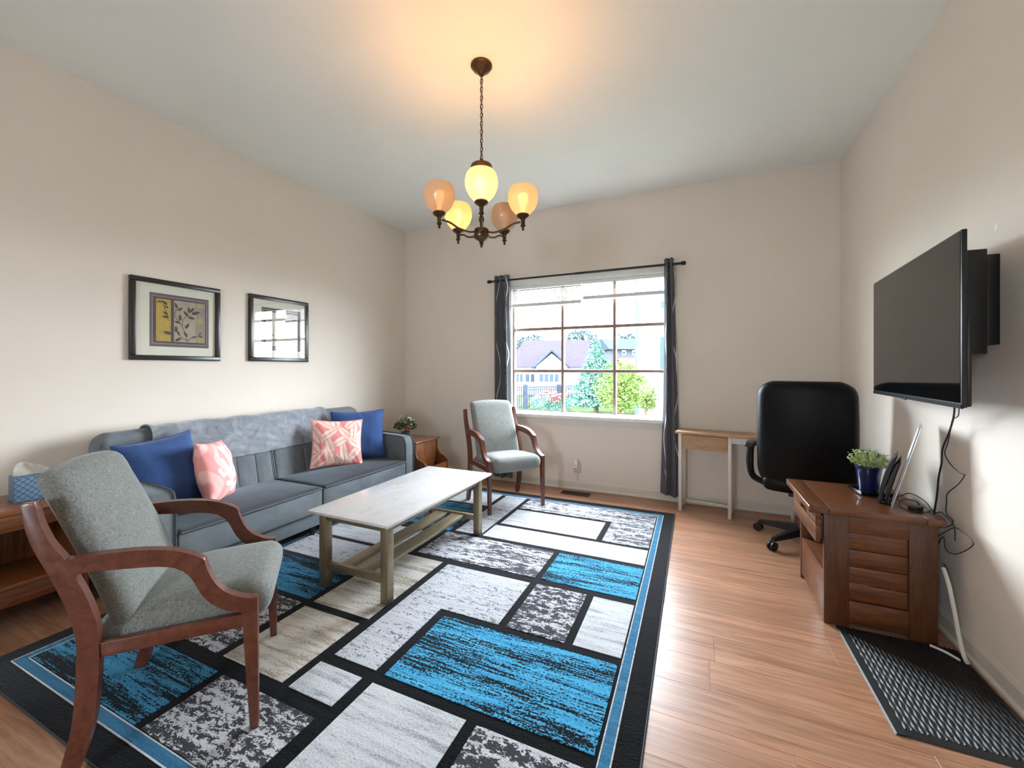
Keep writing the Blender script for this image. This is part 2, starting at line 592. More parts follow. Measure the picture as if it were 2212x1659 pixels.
# ------------------------------------------------------------------ window
win = thing('window_1', None, None, (0, 0, 0), kind='structure')
bm = bmesh.new()
WY = YB + 0.055
def wpart(name, lo, hi, mat, bev=0.002):
    return pbox(name, lo, hi, mat, win, bev)
# jamb lining and casing
wpart('jamb', (WX0, YB, WZ0), (WX0 + 0.018, YB + TH, WZ1), M_WHITE)
wpart('jamb', (WX1 - 0.018, YB, WZ0), (WX1, YB + TH, WZ1), M_WHITE)
wpart('jamb', (WX0, YB, WZ1 - 0.018), (WX1, YB + TH, WZ1), M_WHITE)
wpart('casing', (WX0 - 0.07, YB - 0.018, WZ1 - 0.012), (WX1 + 0.045, YB, WZ1 + 0.07), M_WHITE, 0.004)
wpart('casing', (WX0 - 0.07, YB - 0.018, WZ0), (WX0 + 0.005, YB, WZ1 - 0.012), M_WHITE, 0.004)
wpart('casing', (WX1 - 0.005, YB - 0.018, WZ0), (WX1 + 0.045, YB, WZ1 - 0.012), M_WHITE, 0.004)
wpart('sill', (WX0 - 0.08, YB - 0.045, WZ0 - 0.032), (WX1 + 0.05, YB + TH, WZ0 + 0.004), M_WHITE, 0.005)
wpart('apron', (WX0 - 0.06, YB - 0.014, WZ0 - 0.095), (WX1 + 0.045, YB, WZ0 - 0.032), M_TRIM, 0.003)
fx0, fx1, fz0, fz1 = WX0 + 0.018, WX1 - 0.018, WZ0 + 0.004, WZ1 - 0.018
V1, V2, H1, H2 = -1.342, -0.772, 1.757, 1.277
for nm, m, ya, yb_, wd in (('inner_bar', M_BROWNFRAME, WY, WY + 0.018, 0.014), ('outer_bar', M_WHITE, WY + 0.022, WY + 0.05, 0.018)):
    for xx in (V1, V2):
        wpart(nm, (xx - wd, ya, fz0), (xx + wd, yb_, fz1), m)
    for zz in (H1, H2):
        for xa, xb in ((fx0, V1 - wd), (V1 + wd, V2 - wd), (V2 + wd, fx1)):
            wpart(nm, (xa, ya, zz - wd), (xb, yb_, zz + wd), m)
for (a, b) in (((fx0, WY - 0.004, fz0), (fx0 + 0.02, WY + 0.05, fz1)), ((fx1 - 0.02, WY - 0.004, fz0), (fx1, WY + 0.05, fz1)), ((fx0 + 0.02, WY - 0.004, fz0), (fx1 - 0.02, WY + 0.05, fz0 + 0.022)), ((fx0 + 0.02, WY - 0.004, fz1 - 0.022), (fx1 - 0.02, WY + 0.05, fz1))):
    wpart('sash_frame', a, b, M_BROWNFRAME if a[2] == fz0 and b[2] == fz1 else M_WHITE)
xs = [fx0 + 0.02, V1, V2, fx1 - 0.02]; zs = [fz0 + 0.022, H2, H1, fz1 - 0.022]
for i in range(3):
    for j in range(3):
        pbox('pane', (xs[i] + 0.004, WY + 0.0185, zs[j] + 0.004), (xs[i + 1] - 0.004, WY + 0.0215, zs[j + 1] - 0.004), M_GLASS, win, bev=0)

# made-up window behind the camera, out of view, to brighten the near walls
fill_win = thing('added_fill_window', None, None, (0, 0, 0), kind='structure')
for (a, b) in (((RX0, YF - TH, RZ0), (RX0 + 0.04, YF, RZ1)), ((RX1 - 0.04, YF - TH, RZ0), (RX1, YF, RZ1)), ((RX0 + 0.04, YF - TH, RZ0), (RX1 - 0.04, YF, RZ0 + 0.04)), ((RX0 + 0.04, YF - TH, RZ1 - 0.04), (RX1 - 0.04, YF, RZ1))):
    pbox('sash_frame', a, b, M_WHITE, fill_win, 0.003)
pbox('pane', (RX0 + 0.04, YF - 0.08, RZ0 + 0.04), (RX1 - 0.04, YF - 0.076, RZ1 - 0.04), M_GLASS, fill_win, bev=0)

# ------------------------------------------------------------------ blinds
M_SLAT = plain('blind_slat', 'dddcd6', 0.5, var=0.02)
def blind(x0, x1, zb, label, tilt, n, wand):
    yb = YB + 0.02
    t = thing('window_blind', label, 'blind', ((x0 + x1) / 2, yb, zb), group='blinds in the window')
    global OFF
    OFF = Vector(t.location)
    zt = WZ1 - 0.02
    pbox('headrail', (x0, yb - 0.015, zt - 0.03), (x1, yb + 0.015, zt), M_WHITE, t, 0.003)
    pbox('bottom_rail', (x0 + 0.003, yb - 0.014, zb), (x1 - 0.003, yb + 0.014, zb + 0.036), M_SLAT, t, 0.004)
    z0, z1 = zb + 0.05, zt - 0.045
    for i in range(n):
        z = z0 + (z1 - z0) * i / (n - 1)
        bm = bmesh.new()
        dz = math.sin(tilt) * 0.0125; dy = math.cos(tilt) * 0.0125
        prism(bm, [(yb - dy, z - dz), (yb, z + 0.0015), (yb + dy, z + dz), (yb + dy, z + dz + 0.0009), (yb, z + 0.0026), (yb - dy, z - dz + 0.0009)], 'x', x0 + 0.004, x1 - 0.004)
        finish(bm, 'slat', M_SLAT, t)
    for xx in (x0 + 0.14, (x0 + x1) / 2, x1 - 0.14):
        bm = bmesh.new(); tube(bm, [(xx, yb - 0.016, zb + 0.036), (xx, yb - 0.016, zt - 0.03)], 0.0012, 5)
        finish(bm, 'ladder_cord', M_WHITE, t)
    if wand:
        bm = bmesh.new(); tube(bm, [(x0 + 0.06, yb - 0.02, zt - 0.03), (x0 + 0.06, yb - 0.022, zb - 0.42)], 0.004, 6)
        finish(bm, 'wand', M_SLAT, t)
    OFF = Vector((0, 0, 0))
blind(fx0 + 0.002, -1.115, 2.015, 'white slatted blind on the left half of the window, hanging lower', 0.9, 8, True)
blind(-1.105, fx1 - 0.002, 2.05, 'white slatted blind on the right half of the window, raised higher', 0.25, 7, False)

# ------------------------------------------------------------------ curtain rod and curtains
ROD_Y, ROD_Z = YB - 0.085, 2.315
OFF = Vector((-1.14, ROD_Y, ROD_Z))
rod = thing('curtain_rod', 'thin black curtain rod across the top of the window', 'curtain rod', tuple(OFF))
bm = bmesh.new(); tube(bm, [(-2.15, ROD_Y, ROD_Z), (-1.1, ROD_Y, ROD_Z)], 0.0105, 12); finish(bm, 'tube', M_BLACKPL, rod)
bm = bmesh.new(); tube(bm, [(-1.16, ROD_Y, ROD_Z), (-0.13, ROD_Y, ROD_Z)], 0.0125, 12); finish(bm, 'tube', M_BLACKPL, rod)
for xx, s in ((-2.15, -1), (-0.13, 1)):
    bm = bmesh.new()
    Mx = Matrix.Rotation(R(90 * s), 3, 'Y')
    lathe(bm, [(0, 0), (0.012, 0), (0.012, 0.012), (0.019, 0.016), (0.019, 0.05), (0.015, 0.056), (0, 0.056)], (xx, ROD_Y, ROD_Z), 16, Mx)
    finish(bm, 'finial', M_BLACKPL, rod)
for xx in (-2.09, -0.19):
    bm = bmesh.new()
    box(bm, (xx - 0.006, ROD_Y - 0.004, ROD_Z - 0.022), (xx + 0.006, YB, ROD_Z - 0.0125)); box(bm, (xx - 0.015, YB - 0.004, ROD_Z - 0.05), (xx + 0.015, YB, ROD_Z + 0.02))
    finish(bm, 'bracket', M_BLACKPL, rod)
OFF = Vector((0, 0, 0))

def curtain(x0, x1, folds, z0, label, ph, wb=0.0, lines=()):
    cx = (x0 + x1) / 2
    t = thing('curtain', label, 'curtain', (cx, ROD_Y, 0), group='curtains at the window')
    ztop = 2.375
    def S(u, v):
        wid = (x1 - x0) * (1 + wb * (1 - v))
        amp = 0.034 - 0.008 * v
        a = u * folds * 2 * math.pi + ph
        x = (u - 0.5) * wid + 0.010 * math.sin(2 * a) + 0.012 * math.sin(3.1 * v + u * 2)
        yy = amp * math.sin(a) + 0.006 * math.sin(7 * v + 4 * u)
        z = z0 + (ztop - z0) * v
        if v < 0.02: z += 0.012 * math.sin(a * 0.5)
        return Vector((x, yy, z))
    nu, nv = folds * 16, 40
    bm = bmesh.new()
    g = [[bm.verts.new(S(i / nu, j / nv)) for i in range(nu + 1)] for j in range(nv + 1)]
    for j in range(nv):
        for i in range(nu):
            bm.faces.new((g[j][i], g[j][i + 1], g[j + 1][i + 1], g[j + 1][i]))
    bmesh.ops.recalc_face_normals(bm, faces=bm.faces[:])
    bmesh.ops.solidify(bm, geom=bm.faces[:], thickness=0.0025)
    finish(bm, 'panel', M_CURTAIN, t)
    # wavy printed lines, as thin ribbons lying on the cloth
    for (u0, am, f, p, wd) in lines:
        for side in (1, -1):
            bm = bmesh.new()
            prev = None
            for j in range(81):
                v = j / 80
                uu = u0 + am * math.sin(f * v + p)
                e = 1e-3
                def N(uq):
                    du = S(uq + e, v) - S(uq - e, v)
                    return Vector((du.y, -du.x, 0)).normalized()
                dl = (S(uu + e, v) - S(uu - e, v)).length / (2 * e)
                hw = wd / dl
                a = S(uu - hw, v) + N(uu - hw) * 0.0035 * side
                b = S(uu + hw, v) + N(uu + hw) * 0.0035 * side
                va, vb = bm.verts.new(a), bm.verts.new(b)
                if prev: bm.faces.new((prev[0], prev[1], vb, va))
                prev = (va, vb)
            finish(bm, 'wave_line', M_CURTAINLINE, t)
    for k in range(folds):
        bm = bmesh.new()
        u = (k + 0.5) / folds
        p = S(u, (ROD_Z - z0) / (ztop - z0))
        pts = [(p.x, 0.021 * math.cos(a), ROD_Z + 0.021 * math.sin(a)) for a in [i * math.pi / 8 for i in range(16)]]
        tube(bm, pts, 0.004, 6, closed=True)
        finish(bm, 'grommet', M_BLACKPL, t)
curtain(-2.135, -1.93, 3, 0.06, 'charcoal curtain with white wavy lines left of the window', 0.6, 0.15,
        [(0.79, 0.11, 19, 0.0, 0.0075), (0.87, 0.10, 19, 2.6, 0.007), (0.28, 0.06, 13, 1.0, 0.004)])
curtain(-0.262, -0.165, 2, 0.07, 'charcoal curtain with white wavy lines right of the window, beside the desk', 2.2, 0.75,
        [(0.84, 0.10, 15, 0.5, 0.006), (0.92, 0.06, 15, 2.6, 0.005), (0.15, 0.08, 15, 1.0, 0.006)])

# ------------------------------------------------------------------ socket and vent
OFF = Vector((-1.155, YB, 0.24))
so = thing('wall_socket', 'beige wall socket with a white plug-in device under the window', 'socket', tuple(OFF))
pbox('cover_plate', (-1.195, YB - 0.006, 0.175), (-1.115, YB, 0.30), plain('almond_plastic', 'c9bfae', 0.45), so, 0.004)
bm = bmesh.new(); rbox(bm, (-1.165, YB - 0.03, 0.285), (0.024, 0.024, 0.05), 0.02, 8); finish(bm, 'plug_in', M_WHITE, so)
bm = bmesh.new(); lathe(bm, [(0, 0.002), (0.005, 0.002), (0.005, 0)], (-1.168, YB - 0.054, 0.265), 10, Matrix.Rotation(R(90), 3, 'X')); finish(bm, 'sensor', M_BLACKPL, so)
pbox('cord_channel', (-1.158, YB - 0.026, 0.095), (-1.146, YB, 0.175), M_TRIM, so, 0.002)
OFF = Vector((-1.13, 4.17, 0))
ve = thing('floor_vent', 'dark brown metal floor vent set in the floor under the window', 'vent', tuple(OFF))
M_VENT = plain('dark_bronze_vent', '2c211c', 0.45, metal=0.4, var=0.1)
bm = bmesh.new()
for (a, b) in (((-1.28, 4.115), (-0.98, 4.13)), ((-1.28, 4.21), (-0.98, 4.225)), ((-1.28, 4.13), (-1.265, 4.21)), ((-0.995, 4.13), (-0.98, 4.21))):
    box(bm, (a[0], a[1], 0.0), (b[0], b[1], 0.006), 0.0015, 1)
finish(bm, 'frame', M_VENT, ve)
pbox('well', (-1.265, 4.13, 0.0), (-0.995, 4.21, 0.001), M_BLACKPL, ve, 0)
for i in range(18):
    xx = -1.258 + i * 0.0147
    pbox('louvre', (xx, 4.13, 0.001), (xx + 0.006, 4.21, 0.0045), M_VENT, ve, 0)
OFF = Vector((0, 0, 0))

# ------------------------------------------------------------------ rug
def rug_mat(name, stops, sx=2.6, sy=46, breakup=None, lo=0.45, hi=0.58, dark='101114', amt=1.0, fine=(5, 70), fuzz=0.35):
    """streaked pile: long thin streaks across the rug, broken up by tufts"""
    t = NT(name)
    f = t.noise(t.coords((sx, sy, 1), world=True), 1.0, 5, 0.65, 0.4)
    tuft = t.noise(t.coords((95, 130, 1), world=True), 1.0, 2, 0.6, 0.5)
    def madd(a, k, b):
        n_ = t.n('ShaderNodeMath', operation='MULTIPLY_ADD')
        t.l(a, n_.inputs[0]); n_.inputs[1].default_value = k
        if isinstance(b, float): n_.inputs[2].default_value = b
        else: t.l(b, n_.inputs[2])
        return n_.outputs[0]
    col = t.ramp(madd(tuft, 0.55, madd(f, 1.0, -0.275)), [(p, lin(c)) for p, c in stops])
    if breakup:
        fn = t.noise(t.coords((fine[0], fine[1], 1), world=True), 1.0, 4, 0.65, 0.5)
        wide = t.noise(t.coords((1.5, 15, 1), world=True, loc=(3, 7, 0)), 1.0, 2, 0.5, 0.2)
        v = madd(wide, breakup, madd(fn, 1.0, madd(tuft, fuzz, -0.5 * (breakup + fuzz))))
        fac = t.ramp(v, [(lo, (amt, amt, amt, 1)), (hi, (0, 0, 0, 1))])
        col = t.mix(fac, col, lin(dark))
    return t.principled(col, 0.95, bump=t.bump(tuft, 0.6, 0.005), sheen=0.12, spec=0.08)
M_RUGBLACK = rug_mat('rug_black_pile', [(0.3, '0d0e10'), (0.7, '1a1b1e')])
M_RUGBLUE = rug_mat('rug_blue_pile', [(0.3, '2f86b2'), (0.55, '459fca'), (0.75, '5fb4da')], breakup=0.6, lo=0.45, hi=0.51, dark='0b141b', fine=(6, 100), fuzz=0.75)
M_RUGDEEP = rug_mat('rug_deep_blue_pile', [(0.3, '296f96'), (0.7, '438fb4')], breakup=0.8, lo=0.46, hi=0.54, dark='0a141a', fine=(6, 100), fuzz=0.7)
M_RUGWHITE = rug_mat('rug_white_pile', [(0.32, '95979d'), (0.45, 'babcc0'), (0.62, 'cbcdd0')], sx=4, sy=38)
M_RUGBEIGE = rug_mat('rug_beige_pile', [(0.30, '8f8272'), (0.44, 'b9b1a4'), (0.56, 'd3cfc8'), (0.8, 'dcdad6')], sx=3.5, sy=22)
M_RUGSPECK = rug_mat('rug_pale_speckled_pile', [(0.3, 'adaeb4'), (0.7, 'c8c9ce')], breakup=0.5, lo=0.36, hi=0.43, dark='5b5a5f', amt=0.9, fine=(22, 70), fuzz=0.6)
M_RUGGREY = rug_mat('rug_grey_white_pile', [(0.3, 'b4b4ba'), (0.7, 'cfcfd4')], breakup=0.5, lo=0.47, hi=0.52, dark='48474c', fine=(14, 52), fuzz=0.5)
M_RUGDARK = rug_mat('rug_dark_grey_white_pile', [(0.3, 'b0b0b5'), (0.7, 'cbcbd0')], breakup=0.5, lo=0.50, hi=0.55, dark='3e3d42', fine=(22, 44), fuzz=0.5)
M_RUGBAND = rug_mat('rug_border_blue', [(0.3, '2b5f80'), (0.7, '427fa3')])

rx0, rx1, ry0, ry1 = -2.845, -0.160, 0.665, 3.925
OFF = Vector(((rx0 + rx1) / 2, (ry0 + ry1) / 2, 0))
rug = thing('area_rug', 'large black-bordered rug with blue, white and grey rectangles', 'rug', tuple(OFF))
pbox('backing', (rx0, ry0, 0.0), (rx1, ry1, 0.0085), M_RUGBLACK, rug, 0.002)
bm = bmesh.new()
tube(bm, smooth_path([(rx0, ry0, 0.005), (rx1, ry0, 0.005), (rx1, ry1, 0.005), (rx0, ry1, 0.005)], 1, True), 0.005, 6, closed=True)
finish(bm, 'bound_edge', plain('rug_binding', '3a3b3f', 0.8), rug)
def ring(name, d0, d1, z, mat):
    for (a, b) in (((rx0 + d0, ry0 + d0), (rx1 - d0, ry0 + d1)), ((rx0 + d0, ry1 - d1), (rx1 - d0, ry1 - d0)), ((rx0 + d0, ry0 + d1), (rx0 + d1, ry1 - d1)), ((rx1 - d1, ry0 + d1), (rx1 - d0, ry1 - d1))):
        pbox(name, (a[0], a[1], 0.007), (b[0], b[1], z), mat, rug, 0.001, 1)
ring('border_line', 0.086, 0.092, 0.0105, M_RUGWHITE)
ring('border_band', 0.0925, 0.126, 0.0105, M_RUGBAND)
ring('border_line', 0.1265, 0.132, 0.0105, M_RUGWHITE)
PANELS = [
    ('G', [(-1.48, 3.50), (-0.30, 3.50), (-0.30, 3.785), (-1.48, 3.785)]), ('G', [(-0.635, 3.085), (-0.30, 3.085), (-0.30, 3.50), (-0.635, 3.50)]),
    ('W', (-1.48, -0.68, 3.09, 3.455)), ('W', (-1.50, -0.30, 2.805, 3.045)), ('G', (-1.785, -0.90, 2.37, 2.755)), ('B', (-0.862, -0.30, 2.37, 2.76)),
    ('S', [(-1.485, 1.365), (-1.245, 1.365), (-1.245, 1.86), (-0.905, 1.86), (-0.905, 2.30), (-1.485, 2.30)]),
    ('D', (-0.862, -0.56, 1.86, 2.31)), ('W', (-0.52, -0.30, 1.865, 2.31)), ('B', (-1.195, -0.305, 1.36, 1.815)),
    ('E', (-1.93, -1.535, 1.63, 2.31)), ('E', (-1.935, -1.55, 1.155, 1.58)), ('W', (-1.505, -1.267, 1.15, 1.308)), ('W', (-1.208, -0.765, 0.80, 1.305)),
    ('D', (-0.72, -0.305, 0.80, 1.303)), ('D', (-1.812, -1.28, 0.80, 1.085)), ('P', (-2.71, -1.856, 0.80, 1.087)), ('D', (-2.71, -1.985, 1.155, 1.595)),
    ('P', (-2.71, -1.975, 1.637, 1.973)), ('S', (-2.71, -1.975, 2.015, 2.303)), ('W', (-2.71, -1.83, 2.345, 2.70)), ('P', (-2.71, -1.79, 2.78, 3.39)),
    ('S', (-1.743, -1.522, 2.805, 3.785)), ('W', (-2.71, -1.79, 3.432, 3.785)),
]
PM = dict(G=M_RUGGREY, W=M_RUGWHITE, B=M_RUGBLUE, S=M_RUGSPECK, D=M_RUGDARK, E=M_RUGBEIGE, P=M_RUGDEEP)
for k, p in PANELS:
    bm = bmesh.new()
    if isinstance(p, tuple):
        poly = [(p[0], p[2]), (p[1], p[2]), (p[1], p[3]), (p[0], p[3])]
    else: poly = p
    prism(bm, poly, 'z', 0.0065, 0.0115)
    finish(bm, 'pile_panel', PM[k], rug, smooth=False)
OFF = Vector((0, 0, 0))
RUGZ = 0.0115

# ------------------------------------------------------------------ armchairs
def armchair(label, loc, rz):
    lower = lambda L: [(a, max(0.0, b - 0.012)) for a, b in L]
    t = thing('armchair', label, 'armchair', loc, (0, 0, rz), group='matching wooden armchairs')
    back = [(-0.318, 0.894), (-0.308, 0.82), (-0.29, 0.755), (-0.262, 0.685), (-0.234, 0.61), (-0.209, 0.53), (-0.195, 0.45), (-0.195, 0.36), (-0.203, 0.21), (-0.22, 0.115), (-0.246, 0.0)]
    front = [(-0.287, 0.898), (-0.277, 0.838), (-0.254, 0.772), (-0.222, 0.715), (-0.198, 0.657), (-0.172, 0.591), (-0.150, 0.516), (-0.142, 0.458), (-0.140, 0.36), (-0.150, 0.208), (-0.170, 0.114), (-0.203, 0.0)]
    armt = [(-0.244, 0.708), (-0.19, 0.713), (-0.108, 0.714), (-0.013, 0.706), (0.067, 0.686), (0.134, 0.648)]
    armt2 = [(0.134, 0.648), (0.140, 0.617), (0.163, 0.561), (0.198, 0.519), (0.25, 0.489), (0.290, 0.482)]
    armb = [(-0.228, 0.652), (-0.17, 0.664), (-0.108, 0.659), (0.007, 0.647), (0.066, 0.628)]
    armb2 = [(0.066, 0.628), (0.098, 0.588), (0.129, 0.522), (0.172, 0.473), (0.24, 0.436), (0.290, 0.43)]
    back, front, armt, armt2, armb, armb2 = map(lower, (back, front, armt, armt2, armb, armb2))
    for s in (1, -1):
        a, b = s * 0.262, s * 0.293
        bm = bmesh.new(); prism(bm, strip_poly(refine(back), refine(front)), 'x', a, b, 0.004); finish(bm, 'rear_leg', M_CHAIRWOOD, t)
        bm = bmesh.new(); prism(bm, strip_poly(refine(armt, 3) + refine(armt2, 3)[1:], refine(armb, 3) + refine(armb2, 3)[1:]), 'x', s * 0.2605, s * 0.2945, 0.004); finish(bm, 'armrest', M_CHAIRWOOD, t)
        bm = bmesh.new(); prism(bm, [(0.240, 0.436), (0.2905, 0.436), (0.292, 0.0), (0.266, 0.0)], 'x', a, b, 0.003); finish(bm, 'front_leg', M_CHAIRWOOD, t)
        bm = bmesh.new(); box(bm, (min(a, b) + 0.004, -0.145, 0.372), (max(a, b) - 0.004, 0.245, 0.418), 0.003); finish(bm, 'side_rail', M_CHAIRWOOD, t)
    pbox('front_rail', (-0.255, 0.222, 0.355), (0.255, 0.246, 0.405), M_CHAIRWOOD, t, 0.003)
    pbox('back_rail', (-0.255, -0.185, 0.355), (0.255, -0.155, 0.405), M_CHAIRWOOD, t, 0.003)
    bm = bmesh.new()
    def seatfn(q):
        # rounded waterfall front, slightly wider at the front
        return Vector((q.x * (1 + 0.02 * max(0, q.y / 0.26)), q.y, q.z + (0.012 * (q.y / 0.26) if q.y > 0 else 0.028 * (q.y / 0.26))))
    rbox(bm, (0, 0.062, 0.413), (0.243, 0.265, 0.066), 0.062, 14, (0.004, 0.0, 0.02), seatfn)
    finish(bm, 'seat', M_CHAIRFAB, t, angle=60)
    bm = bmesh.new()
    def backfn(q):
        z = max(0.0, (q.z + 0.275) / 0.55)
        yy = -0.105 - 0.205 * z ** 1.25
        sc = 1.0 - 0.05 * max(0, z - 0.6)
        return Vector((q.x * sc, q.y + yy + 0.03 * (q.x / 0.25) ** 2 * 0.3, q.z + (0.018 * (1 - (q.x / 0.25) ** 2) if z > 0.9 else 0)))
    rbox(bm, (0, 0, 0.675), (0.232, 0.036, 0.275), 0.034, 14, (0, 0.022, 0), backfn)
    finish(bm, 'backrest', M_CHAIRFAB, t, angle=60)
    return t
armchair('wooden armchair with grey upholstery in the foreground, left of the coffee table', (-1.843, 0.952, RUGZ), R(48 - 90))
armchair('wooden armchair with grey upholstery in front of the window by the back wall', (-1.70, 3.61, RUGZ), R(-37.7 - 90))

# ------------------------------------------------------------------ coffee table
tx0, tx1, ty0, ty1, tz = -2.10, -1.49, 1.725, 2.945, 0.462
OFF = Vector(((tx0 + tx1) / 2, (ty0 + ty1) / 2, RUGZ))
ct = thing('coffee_table', 'white marble-topped coffee table with brushed gold legs and slatted shelf', 'coffee table', tuple(OFF))
pbox('tabletop', (tx0, ty0, tz - 0.017), (tx1, ty1, tz), M_MARBLE, ct, 0.003)
lx0, lx1, ly0, ly1, lw = tx0 + 0.065, tx1 - 0.03, ty0 + 0.03, ty1 - 0.105, 0.052
for xa in (lx0, lx1 - lw):
    for ya in (ly0, ly1 - lw):
        pbox('leg', (xa, ya, RUGZ), (xa + lw, ya + lw, tz - 0.017), M_GOLD, ct, 0.004)
for xa in (lx0 + 0.008, lx1 - 0.030):
    pbox('apron', (xa, ly0 + lw, tz - 0.055), (xa + 0.022, ly1 - lw, tz - 0.017), M_GOLD, ct, 0.002)
for ya in (ly0 + 0.008, ly1 - 0.030):
    pbox('apron', (lx0 + lw, ya, tz - 0.055), (lx1 - lw, ya + 0.022, tz - 0.017), M_GOLD, ct, 0.002)
for ya in (ly0 + 0.012, ly1 - 0.040):
    pbox('stretcher', (lx0 + lw, ya, 0.118), (lx1 - lw, ya + 0.028, 0.160), M_GOLD, ct, 0.002)
for xa in (-1.915, -1.765):
    pbox('shelf_slat', (xa, ly0 + 0.040, 0.130), (xa + 0.105, ly1 - 0.040, 0.150), M_GOLD, ct, 0.002)
OFF = Vector((0, 0, 0))

# ------------------------------------------------------------------ sofa
OFF = Vector((-3.0, 2.3, 0))
sf = thing('sofa', 'long grey-blue velvet sofa with piped arms and channelled back', 'sofa', tuple(OFF))
SY0, SY1, SYM = 1.19, 3.405, 2.285
AY0, AY1 = 1.315, 3.275           # inner faces of the arms
SXF = -2.60                        # seat front
for ya, yb_ in ((SY0, AY0), (AY1, SY1)):
    bm = bmesh.new()
    prof = [(-3.40, 0.10), (SXF - 0.015, 0.10), (SXF - 0.015, 0.53), (SXF - 0.03, 0.59), (SXF - 0.075, 0.622), (-2.95, 0.636), (-3.40, 0.64)]
    pf = prof[:2] + refine(prof[2:6], 4) + prof[6:]
    prism(bm, pf, 'y', ya, yb_, 0.012, 3)
    arm = finish(bm, 'arm', M_VELVET, sf)
    for yy in (ya + 0.004, yb_ - 0.004):
        bm = bmesh.new()
        path = [(SXF - 0.011, yy, 0.11), (SXF - 0.011, yy, 0.53)] + [(x + 0.004, yy, z + 0.004) for x, z in refine(prof[2:6], 5)] + [(-3.2, yy, 0.643)]
        tube(bm, path, 0.0055, 6); finish(bm, 'piping', M_PIPING, arm)
pbox('base_rail', (-3.36, AY0, 0.10), (SXF - 0.035, AY1, 0.205), M_VELVET, sf, 0.012)
for xx in (-3.3, -2.72):
    for yy in (1.26, 2.285, 3.33):
        bm = bmesh.new(); lathe(bm, [(0.018, 0.0), (0.026, 0.10), (0, 0.10)], (xx, yy, 0.0115 if xx > -2.8 else 0.0), 12)
        finish(bm, 'leg', M_BLACKPL, sf)
for ya, yb_ in ((AY0 + 0.003, SYM - 0.004), (SYM + 0.004, AY1 - 0.003)):
    bm = bmesh.new()
    rbox(bm, ((-3.16 + SXF) / 2, (ya + yb_) / 2, 0.30), ((SXF + 3.16) / 2, (yb_ - ya) / 2, 0.092), 0.022, 14, (0.012, 0, 0.0))
    sc = finish(bm, 'seat_cushion', M_VELVET, sf, angle=50)
    # padded top sewn on with piping, its shaded look put into the colour
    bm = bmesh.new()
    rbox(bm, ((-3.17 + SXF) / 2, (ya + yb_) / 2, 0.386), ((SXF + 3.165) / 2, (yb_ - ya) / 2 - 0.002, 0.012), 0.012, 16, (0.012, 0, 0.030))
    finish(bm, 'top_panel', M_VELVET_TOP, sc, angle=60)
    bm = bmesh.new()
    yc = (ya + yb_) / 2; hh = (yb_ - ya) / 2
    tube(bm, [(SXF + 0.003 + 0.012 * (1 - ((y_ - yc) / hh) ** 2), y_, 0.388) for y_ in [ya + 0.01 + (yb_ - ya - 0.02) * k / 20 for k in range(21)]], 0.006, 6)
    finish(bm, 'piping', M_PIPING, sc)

def back_x(z):                 # front face of the backrest
    return -3.135 - 0.10 * (z - 0.38) / 0.5
for hi_, (ya, yb_) in enumerate(((SY0 + 0.045, SYM - 0.003), (SYM + 0.003, SY1 - 0.13))):
    bm = bmesh.new()
    n = 150; rows = 26
    prof = []
    for k in range(rows):
        z = 0.36 + (0.865 - 0.36) * k / (rows - 1)
        prof.append((back_x(z), z, 1.0))
    xt = back_x(0.865)
    for a in range(1, 9):
        an = a / 8 * math.pi
        prof.append((xt - 0.075 + 0.075 * math.cos(an), 0.865 + 0.045 * math.sin(an), 0.0))
    prof.append((xt - 0.15, 0.36, 0.0))
    end = 0.07
    g = []
    for j in range(n + 1):
        f = j / n
        yy = ya + (yb_ - ya) * f
        col = []
        # rounded outer top corner
        outer = (yy - ya) if hi_ == 0 else (yb_ - yy)
        drop = 0.0
        if outer < end: drop = 0.05 * (1 - math.sqrt(max(0, 1 - ((end - outer) / end) ** 2)))
        ch = ((yb_ - yy) if hi_ == 0 else (yy - ya)) / 0.148
        dd = abs(ch - round(ch)) * 0.148
        seam = math.exp(-(dd / 0.0055) ** 2)
        edge = min(yy - ya, yb_ - yy)
        rnd_ = 0.02 * (1 - min(1, edge / 0.03)) ** 2
        for (x, z, isf) in prof:
            xx = x
            if isf:
                low = 1.0 if z < 0.64 else 0.0
                hs = math.exp(-((z - 0.645) / 0.010) ** 2)
                xx += -0.008 * max(seam * low, hs) + 0.006 * min(1, dd / 0.05) * low - rnd_
            zz = z - drop * max(0, (z - 0.6) / 0.3)
            col.append(bm.verts.new(V((xx, yy, zz))))
        g.append(col)
    m_ = len(g[0])
    for j in range(n):
        for k in range(m_ - 1):
            bm.faces.new((g[j][k], g[j][k + 1], g[j + 1][k + 1], g[j + 1][k]))
        bm.faces.new((g[j][m_ - 1], g[j][0], g[j + 1][0], g[j + 1][m_ - 1]))
    bm.faces.new(g[0]); bm.faces.new(g[-1])
    bk = finish(bm, 'backrest', M_VELVET, sf, angle=70)
    for k in range(0, 7):
        yy = (yb_ - 0.148 * k) if hi_ == 0 else (ya + 0.148 * k)
        if k == 0: yy += -0.004 if hi_ == 0 else 0.004
        if not (ya + 0.02 < yy or k == 0): continue
        bm = bmesh.new()
        tube(bm, [(back_x(z) - (0.0045 if k else 0.006), yy, z) for z in (0.40, 0.46, 0.52, 0.58, 0.635)], 0.0028, 5)
        finish(bm, 'seam', M_SEAM, bk)
OFF = Vector((0, 0, 0))

